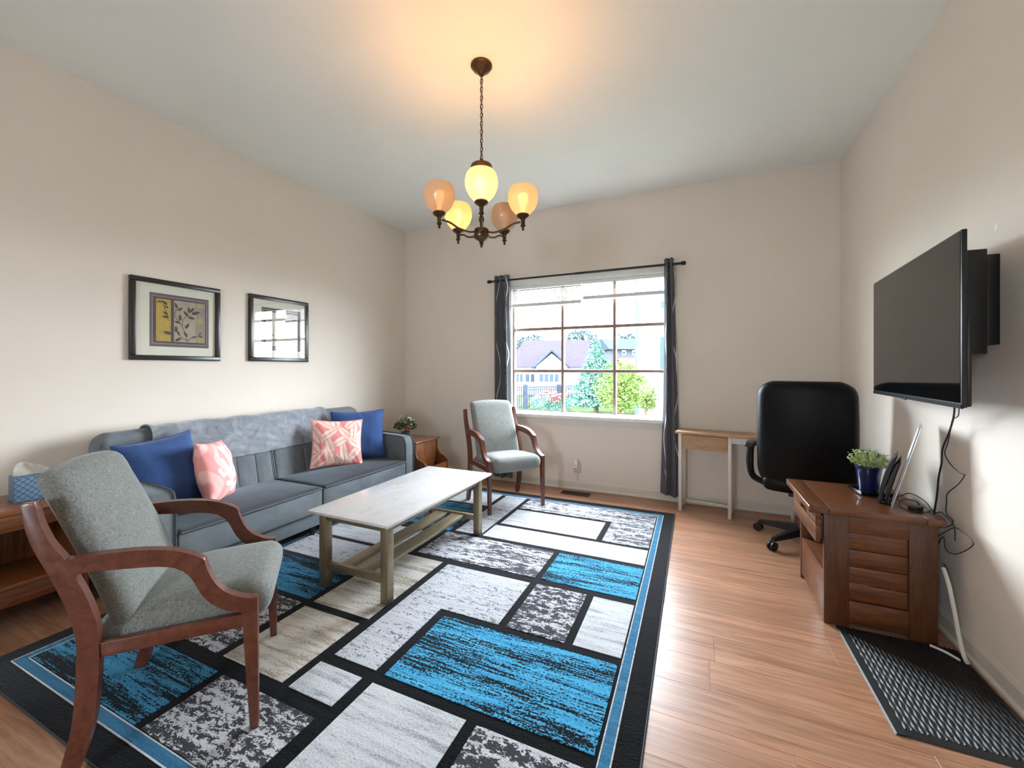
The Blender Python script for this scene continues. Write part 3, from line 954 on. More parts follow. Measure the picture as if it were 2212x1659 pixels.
# throw over the back of the sofa
OFF = Vector((-3.2, 2.15, 0.62))
bm = bmesh.new()
rt = random.Random(5)
prof = []
for k in range(26):
    z = 0.632 + (0.865 - 0.632) * k / 25
    prof.append((back_x(z) + 0.018, z))
xt = back_x(0.865) + 0.018
for a in range(1, 13):
    an = a / 12 * math.pi
    prof.append((xt - 0.084 + 0.084 * math.cos(an), 0.865 + 0.062 * math.sin(an)))
for k in range(1, 8):
    prof.append((xt - 0.169, 0.865 - 0.03 * k))
NY = 110
g = []
for j in range(NY + 1):
    f = j / NY
    col = []
    for i, (x, z) in enumerate(prof):
        yy = 1.475 + (2.86 - 1.475) * f + 0.03 * (0.5 - i / len(prof)) * (1 if f > 0.5 else -1) * abs(2 * f - 1)
        nz = mnoise.noise(Vector((yy * 7 + i * 0.18, i * 0.12, 1.7))) * 0.009 + mnoise.noise(Vector((yy * 17 + i * 0.5, i * 0.33, 4.2))) * 0.004
        roll = 0.012 * math.exp(-((f) / 0.025) ** 2) + 0.012 * math.exp(-((1 - f) / 0.03) ** 2)
        hem = 0.012 * mnoise.noise(Vector((yy * 3, 0.3, 8.0))) * max(0, 1 - i / 10)
        dirx, dirz = (1, 0) if i < 27 else ((math.cos((i - 25) / 12 * math.pi), math.sin((i - 25) / 12 * math.pi)) if i < 38 else (-1, 0))
        d_ = nz + roll + 0.002
        if i >= 36: d_ = 0.0
        col.append(bm.verts.new(V((x + dirx * d_, yy, z + dirz * d_ + hem))))
    g.append(col)
for j in range(NY):
    for k in range(len(prof) - 1):
        bm.faces.new((g[j][k], g[j][k + 1], g[j + 1][k + 1], g[j + 1][k]))
bmesh.ops.recalc_face_normals(bm, faces=bm.faces[:])
bmesh.ops.solidify(bm, geom=bm.faces[:], thickness=0.007)
th_ = finish(bm, 'throw_blanket', M_THROW, angle=80, loc=tuple(OFF))
tag(th_, 'grey plush throw blanket draped over the back of the sofa', 'blanket')
OFF = Vector((0, 0, 0))

# ------------------------------------------------------------------ pillows
def pillow(name, label, loc, rot, w_, h_, th, mat=None, color=None, n=44, pin=0.085, sag=0.0, piping=None, group='throw pillows on the sofa'):
    bm = bmesh.new()
    lay = bm.loops.layers.float_color.new('print') if color else None
    info = {}
    for side in (1, -1):
        g = []
        for j in range(n + 1):
            rowv = []
            for i in range(n + 1):
                u = -1 + 2 * i / n; v = -1 + 2 * j / n
                y_ = w_ / 2 * u * (1 - pin * (1 - v * v)); z_ = h_ / 2 * v * (1 - pin * (1 - u * u))
                a = max(0, 1 - abs(u) ** 2.6); b = max(0, 1 - abs(v) ** 2.6)
                x_ = th / 2 * (a * b) ** 0.55
                wr = mnoise.noise(Vector((u * 2.2, v * 2.2, side * 3 + w_ * 9))) * 0.010 * (a * b) ** 0.3
                fold = mnoise.noise(Vector((u * 7 + v * 3, v * 2.5 - u * 2, 2 + loc[1]))) * 0.004 * (1 - (a * b) ** 2)
                x_ = side * max(0.0, x_ + wr + fold) if (0 < i < n and 0 < j < n) else 0.0
                x_ += -sag * (u * u) * 0.5
                rowv.append(bm.verts.new((x_, y_, z_)))
            g.append(rowv)
        for j in range(n):
            for i in range(n):
                vs = (g[j][i], g[j][i + 1], g[j + 1][i + 1], g[j + 1][i])
                f = bm.faces.new(vs if side == 1 else vs[::-1])
                if lay:
                    cs = ((i, j), (i + 1, j), (i + 1, j + 1), (i, j + 1))
                    if side == -1: cs = cs[::-1]
                    for lp, (a_, b_) in zip(f.loops, cs):
                        lp[lay] = color(2 * a_ / n - 1, 2 * b_ / n - 1, side)
    bmesh.ops.remove_doubles(bm, verts=bm.verts[:], dist=1e-5)
    t = thing(name, label, 'pillow', loc, rot, group=group)
    finish(bm, 'cover', mat, t, angle=180)
    if piping:
        bm = bmesh.new()
        pts = []
        for k in range(24): pts.append((-1 + 2 * k / 24, -1))
        for k in range(24): pts.append((1, -1 + 2 * k / 24))
        for k in range(24): pts.append((1 - 2 * k / 24, 1))
        for k in range(24): pts.append((-1, 1 - 2 * k / 24))
        tube(bm, [(-sag * (u * u) * 0.5, w_ / 2 * u * (1 - pin * (1 - v * v)), h_ / 2 * v * (1 - pin * (1 - u * u))) for u, v in pts], 0.0045, 6, closed=True)
        finish(bm, 'seam', piping, t)
    return t

M_BLUESEAM = plain('blue_seam', '2b477c', 0.85)
p1 = pillow('throw_pillow', 'blue pillow at the left end of the sofa', (-3.04, 1.465, 0.645), (R(4), R(-17), R(8)), 0.45, 0.47, 0.21, M_BLUEFAB, piping=M_BLUESEAM, sag=0.02)
p2 = pillow('throw_pillow', 'blue pillow in the right corner of the sofa, behind the leaf-print pillow', (-2.985, 3.035, 0.655), (R(0), R(-9), R(-32)), 0.50, 0.48, 0.15, M_BLUEFAB, piping=M_BLUESEAM)

# banana-leaf print
C_PINK, C_CREAM, C_VEIN = lin('ee8f8e'), lin('f3d3c4'), lin('d5796f')
rl = random.Random(11)
LEAVES = []
for gy in range(-2, 3):
    for gx in range(-2, 3):
        LEAVES.append((gx * 0.5 + rl.uniform(-0.13, 0.13) + (0.2 if gy % 2 else 0), gy * 0.48 + rl.uniform(-0.13, 0.13), (0.85 if (gx + gy) % 3 == 0 else 2.3 if (gx + gy) % 3 == 1 else 1.7) + rl.uniform(-0.3, 0.3), rl.uniform(0.40, 0.52)))
def leafprint(u, v, side):
    c = C_PINK
    for (x, y_, a, L) in LEAVES:
        dx, dy = u - x, v - y_
        s = dx * math.cos(a) + dy * math.sin(a); t_ = -dx * math.sin(a) + dy * math.cos(a)
        q = s / L
        if abs(q) < 1:
            wd = 0.17 * (1 - q * q) ** 0.4 * (1.05 - 0.25 * q)
            if abs(t_) < wd:
                c = C_CREAM
                if abs(t_) < 0.013 or wd - abs(t_) < 0.016: c = C_VEIN
                elif math.sin((s - abs(t_) * 0.6) * 75) > 0.93: c = lin('e6b5a5')
    return c
pillow('throw_pillow', 'pink and cream leaf-print pillow on the right half of the sofa', (-2.965, 2.757, 0.628), (R(-4), R(-13), R(-27)), 0.45, 0.42, 0.13, M_PRINT, leafprint, n=110, piping=plain('pink_piping', 'e9938d', 0.7))
# coral print
BR = [((0.1, -0.75), (0.2, 0.75), .09), ((0.13, -0.3), (-0.25, 0.05), .085), ((-0.25, 0.05), (-0.42, 0.30), .07), ((0.15, 0.0), (0.5, 0.45), .085), ((0.5, 0.45), (0.5, 0.75), .07), ((0.17, 0.2), (-0.08, 0.55), .08), ((-0.08, 0.55), (-0.1, 0.78), .06),
      ((0.12, -0.45), (0.55, -0.1), .085), ((0.55, -0.1), (0.72, 0.15), .07), ((-0.06, -0.13), (-0.5, -0.2), .07), ((-0.5, -0.2), (-0.65, 0.0), .06), ((0.11, -0.6), (-0.35, -0.5), .075), ((0.1, -0.72), (0.55, -0.6), .07), ((0.3, -0.3), (0.68, -0.32), .06), ((0.35, 0.25), (0.62, 0.3), .06)]
def coral(u, v, side):
    c = C_CREAM
    for (a, b, r_) in BR:
        ax, ay = a; bx, by = b
        dx, dy = bx - ax, by - ay
        k = max(0, min(1, ((u - ax) * dx + (v - ay) * dy) / (dx * dx + dy * dy)))
        if math.hypot(u - ax - k * dx, v - ay - k * dy) < r_: return lin('f4f1ee')
    ch = math.sin(9 * u + 3 * math.sin(3.5 * v) + 2 * math.sin(2 * u * v + 1))
    return lin('ee9d98') if ch > -0.1 else lin('f4b9b2')
cp = pillow('throw_pillow', 'pink pillow with a white coral print, standing next to the left blue pillow', (-2.955, 1.715, 0.612), (R(-6), R(-13), R(43)), 0.43, 0.41, 0.17, M_PRINT, coral, n=90, pin=0.07)
bm = bmesh.new()
prism(bm, [(0.15, -0.205), (0.19, -0.207), (0.21, -0.25), (0.17, -0.255)], 'x', 0.018, 0.020)
o = finish(bm, 'care_tag', M_WHITE, cp)

# ------------------------------------------------------------------ end tables
def end_table(label, x0, x1, y0, y1, z, out, name='end_table'):
    """slab-sided end table with a magazine trough: side panels in planes y=const, S-curved edge on +x"""
    global OFF
    OFF = Vector(((x0 + x1) / 2, (y0 + y1) / 2, 0))
    t = thing(name, label, 'end table', (OFF.x, OFF.y, RUGZ), group='wooden end tables beside the sofa')
    pbox('tabletop', (x0, y0 - 0.012, z - 0.022), (x1 + 0.012, y1 + 0.012, z), M_ENDWOOD, t, 0.004)
    e = x1 + out
    edge = [(x1 - 0.005, z - 0.022), (x1 - 0.005, z - 0.10), (x1 + 0.02, z - 0.17), (e - 0.05, z - 0.205), (e, z - 0.25), (e, 0.0)]
    ed = edge[:1] + refine(edge[1:5], 5) + edge[5:]
    poly = [(x0 + 0.01, z - 0.022)] + ed + [(e - 0.06, 0.0), (e - 0.08, 0.07), (x0 + 0.09, 0.07), (x0 + 0.07, 0.0), (x0 + 0.01, 0.0)]
    for yy in (y0, y1 - 0.018):
        bm = bmesh.new(); prism(bm, poly, 'y', yy, yy + 0.018, 0.003); finish(bm, 'side_panel', M_ENDWOODV, t)
    pbox('front_panel', (x1 - 0.03, y0 + 0.018, 0.09), (x1 - 0.012, y1 - 0.018, z - 0.022), M_ENDWOODV, t, 0.002)
    pbox('shelf', (x0 + 0.02, y0 + 0.018, 0.10), (x1 - 0.03, y1 - 0.018, 0.118), M_ENDWOOD, t, 0.002)
    pbox('trough_front', (e - 0.022, y0 + 0.018, 0.08), (e - 0.006, y1 - 0.018, z - 0.26), M_ENDWOOD, t, 0.002)
    pbox('trough_floor', (x1 - 0.012, y0 + 0.018, 0.08), (e - 0.022, y1 - 0.018, 0.095), M_ENDWOOD, t, 0.002)
    OFF = Vector((0, 0, 0))
    return t
end_table('brown wooden end table with curved magazine rack in the far corner', -3.12, -2.66, 3.50, 3.91, 0.52, 0.145)

# open-shelf end table behind the foreground armchair
OFF = Vector((-3.24, 0.80, 0))
e2 = thing('end_table', 'brown wooden end table with a lower shelf carrying the tissue box', 'end table', tuple(OFF), group='wooden end tables beside the sofa')
ex0, ex1, ey0, ey1 = -3.43, -3.04, 0.42, 1.13
pbox('tabletop', (ex0, ey0, 0.585), (ex1, ey1, 0.612), M_ENDWOOD, e2, 0.004)
pbox('side_panel', (ex0 + 0.01, ey0 + 0.012, 0.0), (ex1 - 0.015, ey0 + 0.032, 0.585), M_ENDWOODV, e2, 0.002)
pbox('side_panel', (ex0 + 0.01, ey1 - 0.032, 0.0), (ex1 - 0.015, ey1 - 0.012, 0.585), M_ENDWOODV, e2, 0.002)
pbox('back_panel', (ex0 + 0.01, ey0 + 0.032, 0.12), (ex0 + 0.02, ey1 - 0.032, 0.585), M_ENDWOODV, e2, 0.001)
pbox('upper_rail', (ex1 - 0.045, ey0 + 0.032, 0.50), (ex1 - 0.025, ey1 - 0.032, 0.585), M_ENDWOOD, e2, 0.002)
pbox('shelf', (ex0 + 0.02, ey0 + 0.032, 0.225), (ex1, ey1 - 0.032, 0.247), M_ENDWOOD, e2, 0.003)
pbox('lower_rail', (ex1 - 0.04, ey0 + 0.032, 0.135), (ex1 - 0.02, ey1 - 0.032, 0.225), M_ENDWOOD, e2, 0.002)
OFF = Vector((0, 0, 0))

# tissue box
def tissue_mat():
    t = NT('blue_lattice_card')
    tc = t.n('ShaderNodeTexCoord')
    sep = t.n('ShaderNodeSeparateXYZ'); t.l(tc.outputs['Object'], sep.inputs[0])
    def m(op, a, b):
        n_ = t.n('ShaderNodeMath', operation=op)
        for i, x in enumerate((a, b)):
            if x is None: continue
            if isinstance(x, float): n_.inputs[i].default_value = x
            else: t.l(x, n_.inputs[i])
        return n_.outputs[0]
    h = m('ADD', sep.outputs[0], sep.outputs[1])
    outs = []
    for s in (1.0, -1.0):
        a = m('ADD', h, m('MULTIPLY', sep.outputs[2], s))
        a = m('FRACT', m('MULTIPLY', a, 34.0), None)
        outs.append(m('LESS_THAN', m('ABSOLUTE', m('SUBTRACT', a, 0.5), None), 0.07))
    f = m('MAXIMUM', outs[0], outs[1])
    c = t.mix(f, lin('6f8ba3'), lin('2f4a66'))
    return t.principled(c, 0.55)
tb = thing('tissue_box', 'blue lattice-patterned tissue box on the end table behind the armchair', 'tissue box', (-3.225, 0.945, 0.612), (0, 0, R(-6)))
bm = bmesh.new(); box(bm, (-0.062, -0.062, 0.0), (0.062, 0.062, 0.128), 0.003); finish(bm, 'carton', tissue_mat(), tb)
bm = bmesh.new()
g = []
for j in range(13):
    v = j / 12
    rowv = []
    for i in range(15):
        u = i / 14
        h = 0.078 * math.sin(math.pi * min(1.0, 0.12 + u * 0.95) ** 0.85) * (1 - 0.25 * u) + 0.034 * max(0, u - 0.6) / 0.4
        y_ = -0.058 + 0.115 * u + 0.035 * v * u * u
        x = 0.016 * math.sin(u * 8 + v * 2.5) * (0.25 + v) * (1 - 0.4 * u) + 0.006 * math.sin(u * 21 + 3 * v) * v
        rowv.append(bm.verts.new((x, y_, 0.126 + v * h + 0.003 * math.sin(12 * u) * v)))
    g.append(rowv)
for j in range(12):
    for i in range(14):
        bm.faces.new((g[j][i], g[j][i + 1], g[j + 1][i + 1], g[j + 1][i]))
bmesh.ops.solidify(bm, geom=bm.faces[:], thickness=0.0012)
finish(bm, 'tissue', plain('tissue_paper', 'e6e2d6', 0.9), tb, angle=80)

# flowering plant on the far end table
FPZ = 0.52 + RUGZ
fp = thing('flowering_plant', 'small green plant with red and cream flowers behind the right sofa arm', 'plant', (-2.95, 3.70, 0.52 + RUGZ))
bm = bmesh.new(); lathe(bm, [(0, 0), (0.035, 0), (0.048, 0.06), (0.052, 0.06), (0.052, 0.07), (0.045, 0.07), (0.043, 0.06), (0, 0.06)], (0, 0, 0), 24); finish(bm, 'pot', plain('dark_green_pot', '2d3b2c', 0.4), fp)
rp = random.Random(2)
bm = bmesh.new()
leafcloud(bm, [((0, 0, 0.165), (0.10, 0.10, 0.07)), ((0.05, 0.03, 0.13), (0.07, 0.07, 0.05)), ((-0.06, -0.02, 0.135), (0.07, 0.07, 0.05))], 420, 0.03, rp)
tag(finish(bm, 'foliage', M_LEAF2, fp, smooth=False), kind='stuff')
bm = bmesh.new()
for k in range(9):
    a = k / 9 * 6.28
    tube(bm, smooth_path([(0, 0, 0.06), (0.03 * math.cos(a), 0.03 * math.sin(a), 0.11), (0.08 * math.cos(a), 0.08 * math.sin(a), 0.155 + 0.02 * (k % 3))], 4), 0.0022, 5)
finish(bm, 'stems', M_LEAF2, fp)
for k in range(16):
    a = rp.uniform(0, 6.28); rr_ = rp.uniform(0.02, 0.1)
    bm = bmesh.new(); rbox(bm, (rr_ * math.cos(a), rr_ * math.sin(a), 0.165 + rp.uniform(-0.04, 0.07)), (0.010, 0.010, 0.007), 0.007, 3)
    finish(bm, 'blossom', M_CREAMFLOWER, fp)
for k in range(5):
    bm = bmesh.new(); rbox(bm, (0.055 + 0.012 * (k % 3), -0.05 - 0.01 * (k % 2), 0.12 + 0.012 * (k // 2)), (0.012, 0.012, 0.010), 0.009, 3)
    finish(bm, 'red_blossom', M_RED, fp)

# ------------------------------------------------------------------ pictures on the left wall
def picture(label, y0, y1, z0, z1, variant):
    global OFF
    OFF = Vector((XL, (y0 + y1) / 2, z0))
    t = thing('framed_picture', label, 'picture', tuple(OFF), group='framed pictures on the left wall')
    X = XL
    fw = 0.034
    for (a, b) in (((y0, z0), (y1, z0 + fw)), ((y0, z1 - fw), (y1, z1)), ((y0, z0 + fw), (y0 + fw, z1 - fw)), ((y1 - fw, z0 + fw), (y1, z1 - fw))):
        pbox('frame_side', (X, a[0], a[1]), (X + 0.028, b[0], b[1]), M_BLACKFRAME, t, 0.006, 3)
    if variant:
        i_ = fw - 0.004
        for (a, b) in (((y0 + i_, z0 + i_), (y1 - i_, z0 + i_ + 0.006)), ((y0 + i_, z1 - i_ - 0.006), (y1 - i_, z1 - i_)), ((y0 + i_, z0 + i_ + 0.006), (y0 + i_ + 0.006, z1 - i_ - 0.006)), ((y1 - i_ - 0.006, z0 + i_ + 0.006), (y1 - i_, z1 - i_ - 0.006))):
            pbox('inner_lip', (X + 0.01, a[0], a[1]), (X + 0.024, b[0], b[1]), plain('silver_lip', 'a49d92', 0.35, metal=0.5), t, 0.001)
    pbox('mat_board', (X + 0.004, y0 + fw, z0 + fw), (X + 0.010, y1 - fw, z1 - fw), plain('cream_mat_board', 'dedccb', 0.8, var=0.02), t, 0)
    W, Hh = y1 - y0, z1 - z0
    def Y(f): return y0 + W * f
    def Z(f): return z0 + Hh * f
    def panel(name, ya, yb_, za, zb, x, m):
        return pbox(name, (X + x, Y(ya), Z(za)), (X + x + 0.0008, Y(yb_), Z(zb)), m, t, 0)
    M_MAUVE = plain('grey_mauve_mat', '6c6064', 0.8, var=0.04)
    M_MAUVE2 = plain('dark_mauve_mat', '574b4e', 0.8, var=0.04)
    panel('inner_mat', 0.20, 0.86, 0.17, 0.83, 0.0102, M_MAUVE)
    panel('inner_mat_line', 0.222, 0.838, 0.205, 0.795, 0.0112, plain('pale_line', 'a79fa0', 0.8))
    panel('inner_mat', 0.230, 0.830, 0.213, 0.787, 0.0122, M_MAUVE2)
    if not variant:
        panel('art_print', 0.262, 0.418, 0.236, 0.764, 0.0132, plain('ochre_print', 'b59a45', 0.7, var=0.16, scale=26))
        panel('art_print', 0.452, 0.700, 0.236, 0.764, 0.0132, plain('stone_print', 'a79d8b', 0.7, var=0.08, scale=20))
        panel('art_print', 0.700, 0.812, 0.236, 0.764, 0.0132, plain('taupe_print', '92887c', 0.7, var=0.12, scale=26))
        stems = [[(0.60, 0.24), (0.575, 0.36), (0.545, 0.44), (0.56, 0.54), (0.63, 0.60)], [(0.545, 0.44), (0.49, 0.52), (0.46, 0.58), (0.48, 0.66)], [(0.60, 0.25), (0.66, 0.31), (0.74, 0.33)], [(0.60, 0.26), (0.53, 0.30), (0.50, 0.36)], [(0.39, 0.50), (0.37, 0.60), (0.33, 0.70)]]
        lv = [(0.70, 0.63, 0.3, 0.10), (0.62, 0.66, 1.8, 0.08), (0.66, 0.67, 1.0, 0.07), (0.585, 0.61, 2.3, 0.08), (0.65, 0.56, -0.2, 0.08), (0.60, 0.45, 1.0, 0.08), (0.52, 0.55, 1.6, 0.08), (0.49, 0.49, 2.9, 0.07), (0.58, 0.34, 2.2, 0.07), (0.50, 0.27, 0.5, 0.08), (0.50, 0.35, 2.0, 0.06), (0.475, 0.40, 1.6, 0.08), (0.68, 0.31, 0.3, 0.05), (0.75, 0.36, 0.9, 0.05), (0.76, 0.32, -0.2, 0.05), (0.475, 0.70, 1.9, 0.07), (0.52, 0.66, 0.6, 0.07),
              (0.35, 0.72, 2.4, 0.07), (0.30, 0.725, 3.1, 0.05), (0.37, 0.67, 2.6, 0.05), (0.36, 0.59, 2.6, 0.06), (0.36, 0.545, 3.1, 0.07), (0.385, 0.345, 2.9, 0.09)]
        M_BOT = plain('botanical_ink', '4d463b', 0.8, var=0.15, scale=50)
        bm = bmesh.new()
        for s_ in stems:
            pts = smooth_path([(0, a, b) for a, b in s_], 6)
            for p, q in zip(pts[:-1], pts[1:]):
                d = Vector((0, q.y - p.y, q.z - p.z)).normalized(); nn = Vector((0, -d.z, d.y)) * 0.0035
                vs = [bm.verts.new(V((X + 0.0145, Y(r_.y), Z(r_.z)))) for r_ in (p - nn, q - nn, q + nn, p + nn)]
                bm.faces.new(vs)
        finish(bm, 'printed_stems', M_BOT, t, smooth=False)
        for (a, b, an, L) in lv:
            bm = bmesh.new()
            pts = []
            for k in range(16):
                q = k / 16 * 2 * math.pi
                s_ = math.cos(q) * L / 2; w2 = math.sin(q) * L * 0.21 * (1 - 0.25 * math.cos(q))
                pts.append(bm.verts.new(V((X + 0.0146, Y(a + s_ * math.cos(an) - w2 * math.sin(an)), Z(b + s_ * math.sin(an) + w2 * math.cos(an))))))
            bm.faces.new(pts)
            finish(bm, 'printed_leaf', M_BOT, t, smooth=False)
        for (a, b) in ((0.757, 0.74), (0.757, 0.53), (0.757, 0.27)):
            bm = bmesh.new()
            pts = []
            for k in range(40):
                q = k / 40 * 2 * math.pi
                rr_ = 0.05 * (0.72 + 0.28 * abs(math.cos(q * 5)))
                pts.append(bm.verts.new(V((X + 0.0143, Y(a + rr_ * math.cos(q)), Z(min(0.764, max(0.236, b + rr_ * math.sin(q))))))))
            bm.faces.new(pts)
            finish(bm, 'printed_flower', plain('printed_blossom', 'a8976c', 0.8, var=0.1), t, smooth=False)
    else:
        panel('art_print', 0.262, 0.812, 0.236, 0.764, 0.0132, plain('stone_print_pale', 'b3ab9c', 0.7, var=0.1, scale=14))
        M_BOT = plain('botanical_ink_pale', '7d7668', 0.8, var=0.15, scale=50)
        for k, (a, b, an, L) in enumerate([(0.30, 0.70, 1.9, 0.08), (0.34, 0.68, 1.2, 0.08), (0.32, 0.62, 0.3, 0.08), (0.36, 0.42, 2.6, 0.08), (0.40, 0.34, 0.4, 0.07), (0.5, 0.5, 0.7, 0.09), (0.55, 0.6, 1.9, 0.09), (0.62, 0.42, 0.4, 0.09), (0.7, 0.55, 1.2, 0.09), (0.6, 0.3, 2.4, 0.09), (0.74, 0.68, 0.5, 0.08)]):
            bm = bmesh.new()
            pts = []
            for q_ in range(16):
                q = q_ / 16 * 2 * math.pi
                s_ = math.cos(q) * L / 2; w2 = math.sin(q) * L * 0.21
                pts.append(bm.verts.new(V((X + 0.0146, Y(a + s_ * math.cos(an) - w2 * math.sin(an)), Z(b + s_ * math.sin(an) + w2 * math.cos(an))))))
            bm.faces.new(pts)
            finish(bm, 'printed_leaf', M_BOT, t, smooth=False)
    pbox('glass', (X + 0.0165, y0 + fw - 0.002, z0 + fw - 0.002), (X + 0.0185, y1 - fw + 0.002, z1 - fw + 0.002), M_GLASS, t, 0)
    OFF = Vector((0, 0, 0))
picture('black-framed botanical print with a yellow strip and leaf stems, left of the pair', 1.458, 2.03, 1.362, 1.932, 0)
picture('black-framed print with the window mirrored in its glass, right of the pair', 2.262, 2.842, 1.367, 1.942, 1)

# ------------------------------------------------------------------ desk
dk = thing('desk', 'narrow desk with pale wood top and white metal frame', 'desk', (-0.135, 4.065, 0), (0, 0, R(-9)))
LEGW = 0.028
M_DESKWHITE = plain('white_powder_coat', 'd8d2c8', 0.4, var=0.02)
pbox('desktop', (-0.025, -0.02, 0.708), (1.18, 0.255, 0.728), M_DESKWOOD, dk, 0.002)
def dleg(x, y_): pbox('leg', (x, y_, 0.0), (x + LEGW, y_ + LEGW, 0.708), M_DESKWHITE, dk, 0.002)
for x in (0.0, 0.405, 1.13): dleg(x, 0.0)
for x in (0.0, 0.405, 0.86): dleg(x, 0.20)
for x in (0.0, 0.405): pbox('foot_rail', (x + 0.003, LEGW, 0.03), (x + LEGW - 0.003, 0.20, 0.056), M_DESKWHITE, dk, 0.002)
pbox('rear_rail', (LEGW, 0.203, 0.03), (0.405, 0.225, 0.056), M_DESKWHITE, dk, 0.002)
pbox('apron', (0.405 + LEGW, 0.004, 0.655), (1.13, 0.022, 0.708), M_DESKWHITE, dk, 0.002)
pbox('apron', (LEGW, 0.207, 0.655), (1.13, 0.225, 0.708), M_DESKWHITE, dk, 0.002)
dr = pbox('drawer', (LEGW + 0.003, 0.004, 0.572), (0.402, 0.020, 0.700), M_DESKWOOD, dk, 0.002)
pbox('drawer_box', (LEGW + 0.01, 0.020, 0.58), (0.396, 0.19, 0.69), M_DESKWOOD, dk, 0.002)

# ------------------------------------------------------------------ office chair
oc = thing('office_chair', 'black leather high-back office chair on a wheeled base, facing the desk', 'office chair', (0.752, 3.66, 0), (0, 0, R(-12)))
bm = bmesh.new()
def obfn(q):
    z = q.z / 0.385
    w_ = 1.0 - 0.04 * max(0, z) ** 2 - 0.20 * max(0, (z - 0.72) / 0.28) ** 2.5 - 0.16 * max(0, (-z - 0.6) / 0.4) ** 2.2
    return Vector((q.x * w_, q.y - 0.05 * z + 0.035 * (q.x / 0.28) ** 2 + 0.03 * z * z, q.z))
rbox(bm, (0, -0.25, 0.83), (0.292, 0.055, 0.385), 0.052, 22, (0.0, 0.02, 0.0), obfn)
# soften the corner outline
finish(bm, 'backrest', M_LEATHER, oc, angle=70)
bm = bmesh.new(); rbox(bm, (0, 0.0, 0.47), (0.26, 0.235, 0.06), 0.055, 10, (0, 0, 0.02)); finish(bm, 'seat', M_LEATHER, oc, angle=70)
pbox('mechanism', (-0.1, -0.16, 0.375), (0.1, 0.12, 0.41), M_BLACKPL, oc, 0.008)
for s in (1, -1):
    bm = bmesh.new()
    rbox(bm, (s * 0.342, -0.06, 0.725), (0.034, 0.13, 0.018), 0.016, 8, (0, 0, 0), lambda q: Vector((q.x, q.y, q.z - 0.03 * max(0, (q.y - 0.02) / 0.11) ** 2)))
    arm = finish(bm, 'armrest', M_BLACKPL, oc, angle=60)
    bm = bmesh.new()
    path = smooth_path([(s * 0.345, 0.05, 0.71), (s * 0.352, 0.04, 0.60), (s * 0.335, 0.0, 0.47), (s * 0.24, -0.02, 0.42)], 6)
    tube(bm, path, [0.017] * len(path), 8)
    path = smooth_path([(s * 0.345, -0.17, 0.71), (s * 0.352, -0.16, 0.60), (s * 0.335, -0.08, 0.47), (s * 0.24, -0.06, 0.42)], 6)
    tube(bm, path, [0.015] * len(path), 8)
    finish(bm, 'arm_support', M_BLACKPL, oc)
bm = bmesh.new(); lathe(bm, [(0, 0.09), (0.035, 0.09), (0.035, 0.22), (0.025, 0.22), (0.025, 0.38), (0, 0.38)], (0, 0, 0), 18); finish(bm, 'gas_column', M_BLACKPL, oc)
bm = bmesh.new(); lathe(bm, [(0, 0.07), (0.055, 0.07), (0.06, 0.10), (0.045, 0.135), (0.03, 0.14), (0, 0.14)], (0, 0, 0), 20); finish(bm, 'hub', M_BLACKPL, oc)
for k in range(5):
    a = R(162 + 72 * k)
    d = Vector((math.cos(a), math.sin(a), 0)); sd = Vector((-math.sin(a), math.cos(a), 0))
    bm = bmesh.new()
    secs = [(0.04, 0.028, 0.075, 0.13), (0.18, 0.024, 0.07, 0.115), (0.32, 0.018, 0.065, 0.09)]
    rings = []
    for (r_, hw, zb, zt) in secs:
        rings.append([bm.verts.new(d * r_ + sd * q * hw + Vector((0, 0, z))) for q, z in ((-1, zb), (1, zb), (0.8, zt), (-0.8, zt))])
    for A, B in zip(rings[:-1], rings[1:]):
        for i in range(4): bm.faces.new((A[i], A[(i + 1) % 4], B[(i + 1) % 4], B[i]))
    bm.faces.new(rings[0]); bm.faces.new(rings[-1])
    bmesh.ops.bevel(bm, geom=bm.edges[:], offset=0.004, segments=2, affect='EDGES')
    lg = finish(bm, 'base_leg', M_BLACKPL, oc)
    bm = bmesh.new()
    c = d * 0.325
    for s in (1, -1):
        Mx = Matrix.Rotation(a, 3, 'Z') @ Matrix.Rotation(R(90), 3, 'X')
        lathe(bm, [(0, -0.008), (0.02, -0.009), (0.032, -0.007), (0.032, 0.007), (0.02, 0.009), (0, 0.008)], c + sd * 0.014 * s + Vector((0, 0, 0.032)), 18, Mx)
    box(bm, (c.x - 0.010, c.y - 0.010, 0.045), (c.x + 0.010, c.y + 0.010, 0.07), 0.003, 1)
    finish(bm, 'caster', M_BLACKPL, lg)

# ------------------------------------------------------------------ oak side cabinet
cx0, cx1, cy0, cy1, cz = 0.605, 1.045, 2.565, 3.085, 0.60
OFF = Vector(((cx0 + cx1) / 2, (cy0 + cy1) / 2, 0))
cb = thing('side_cabinet', 'oak side cabinet with a drawer and open shelf under the television', 'cabinet', tuple(OFF))
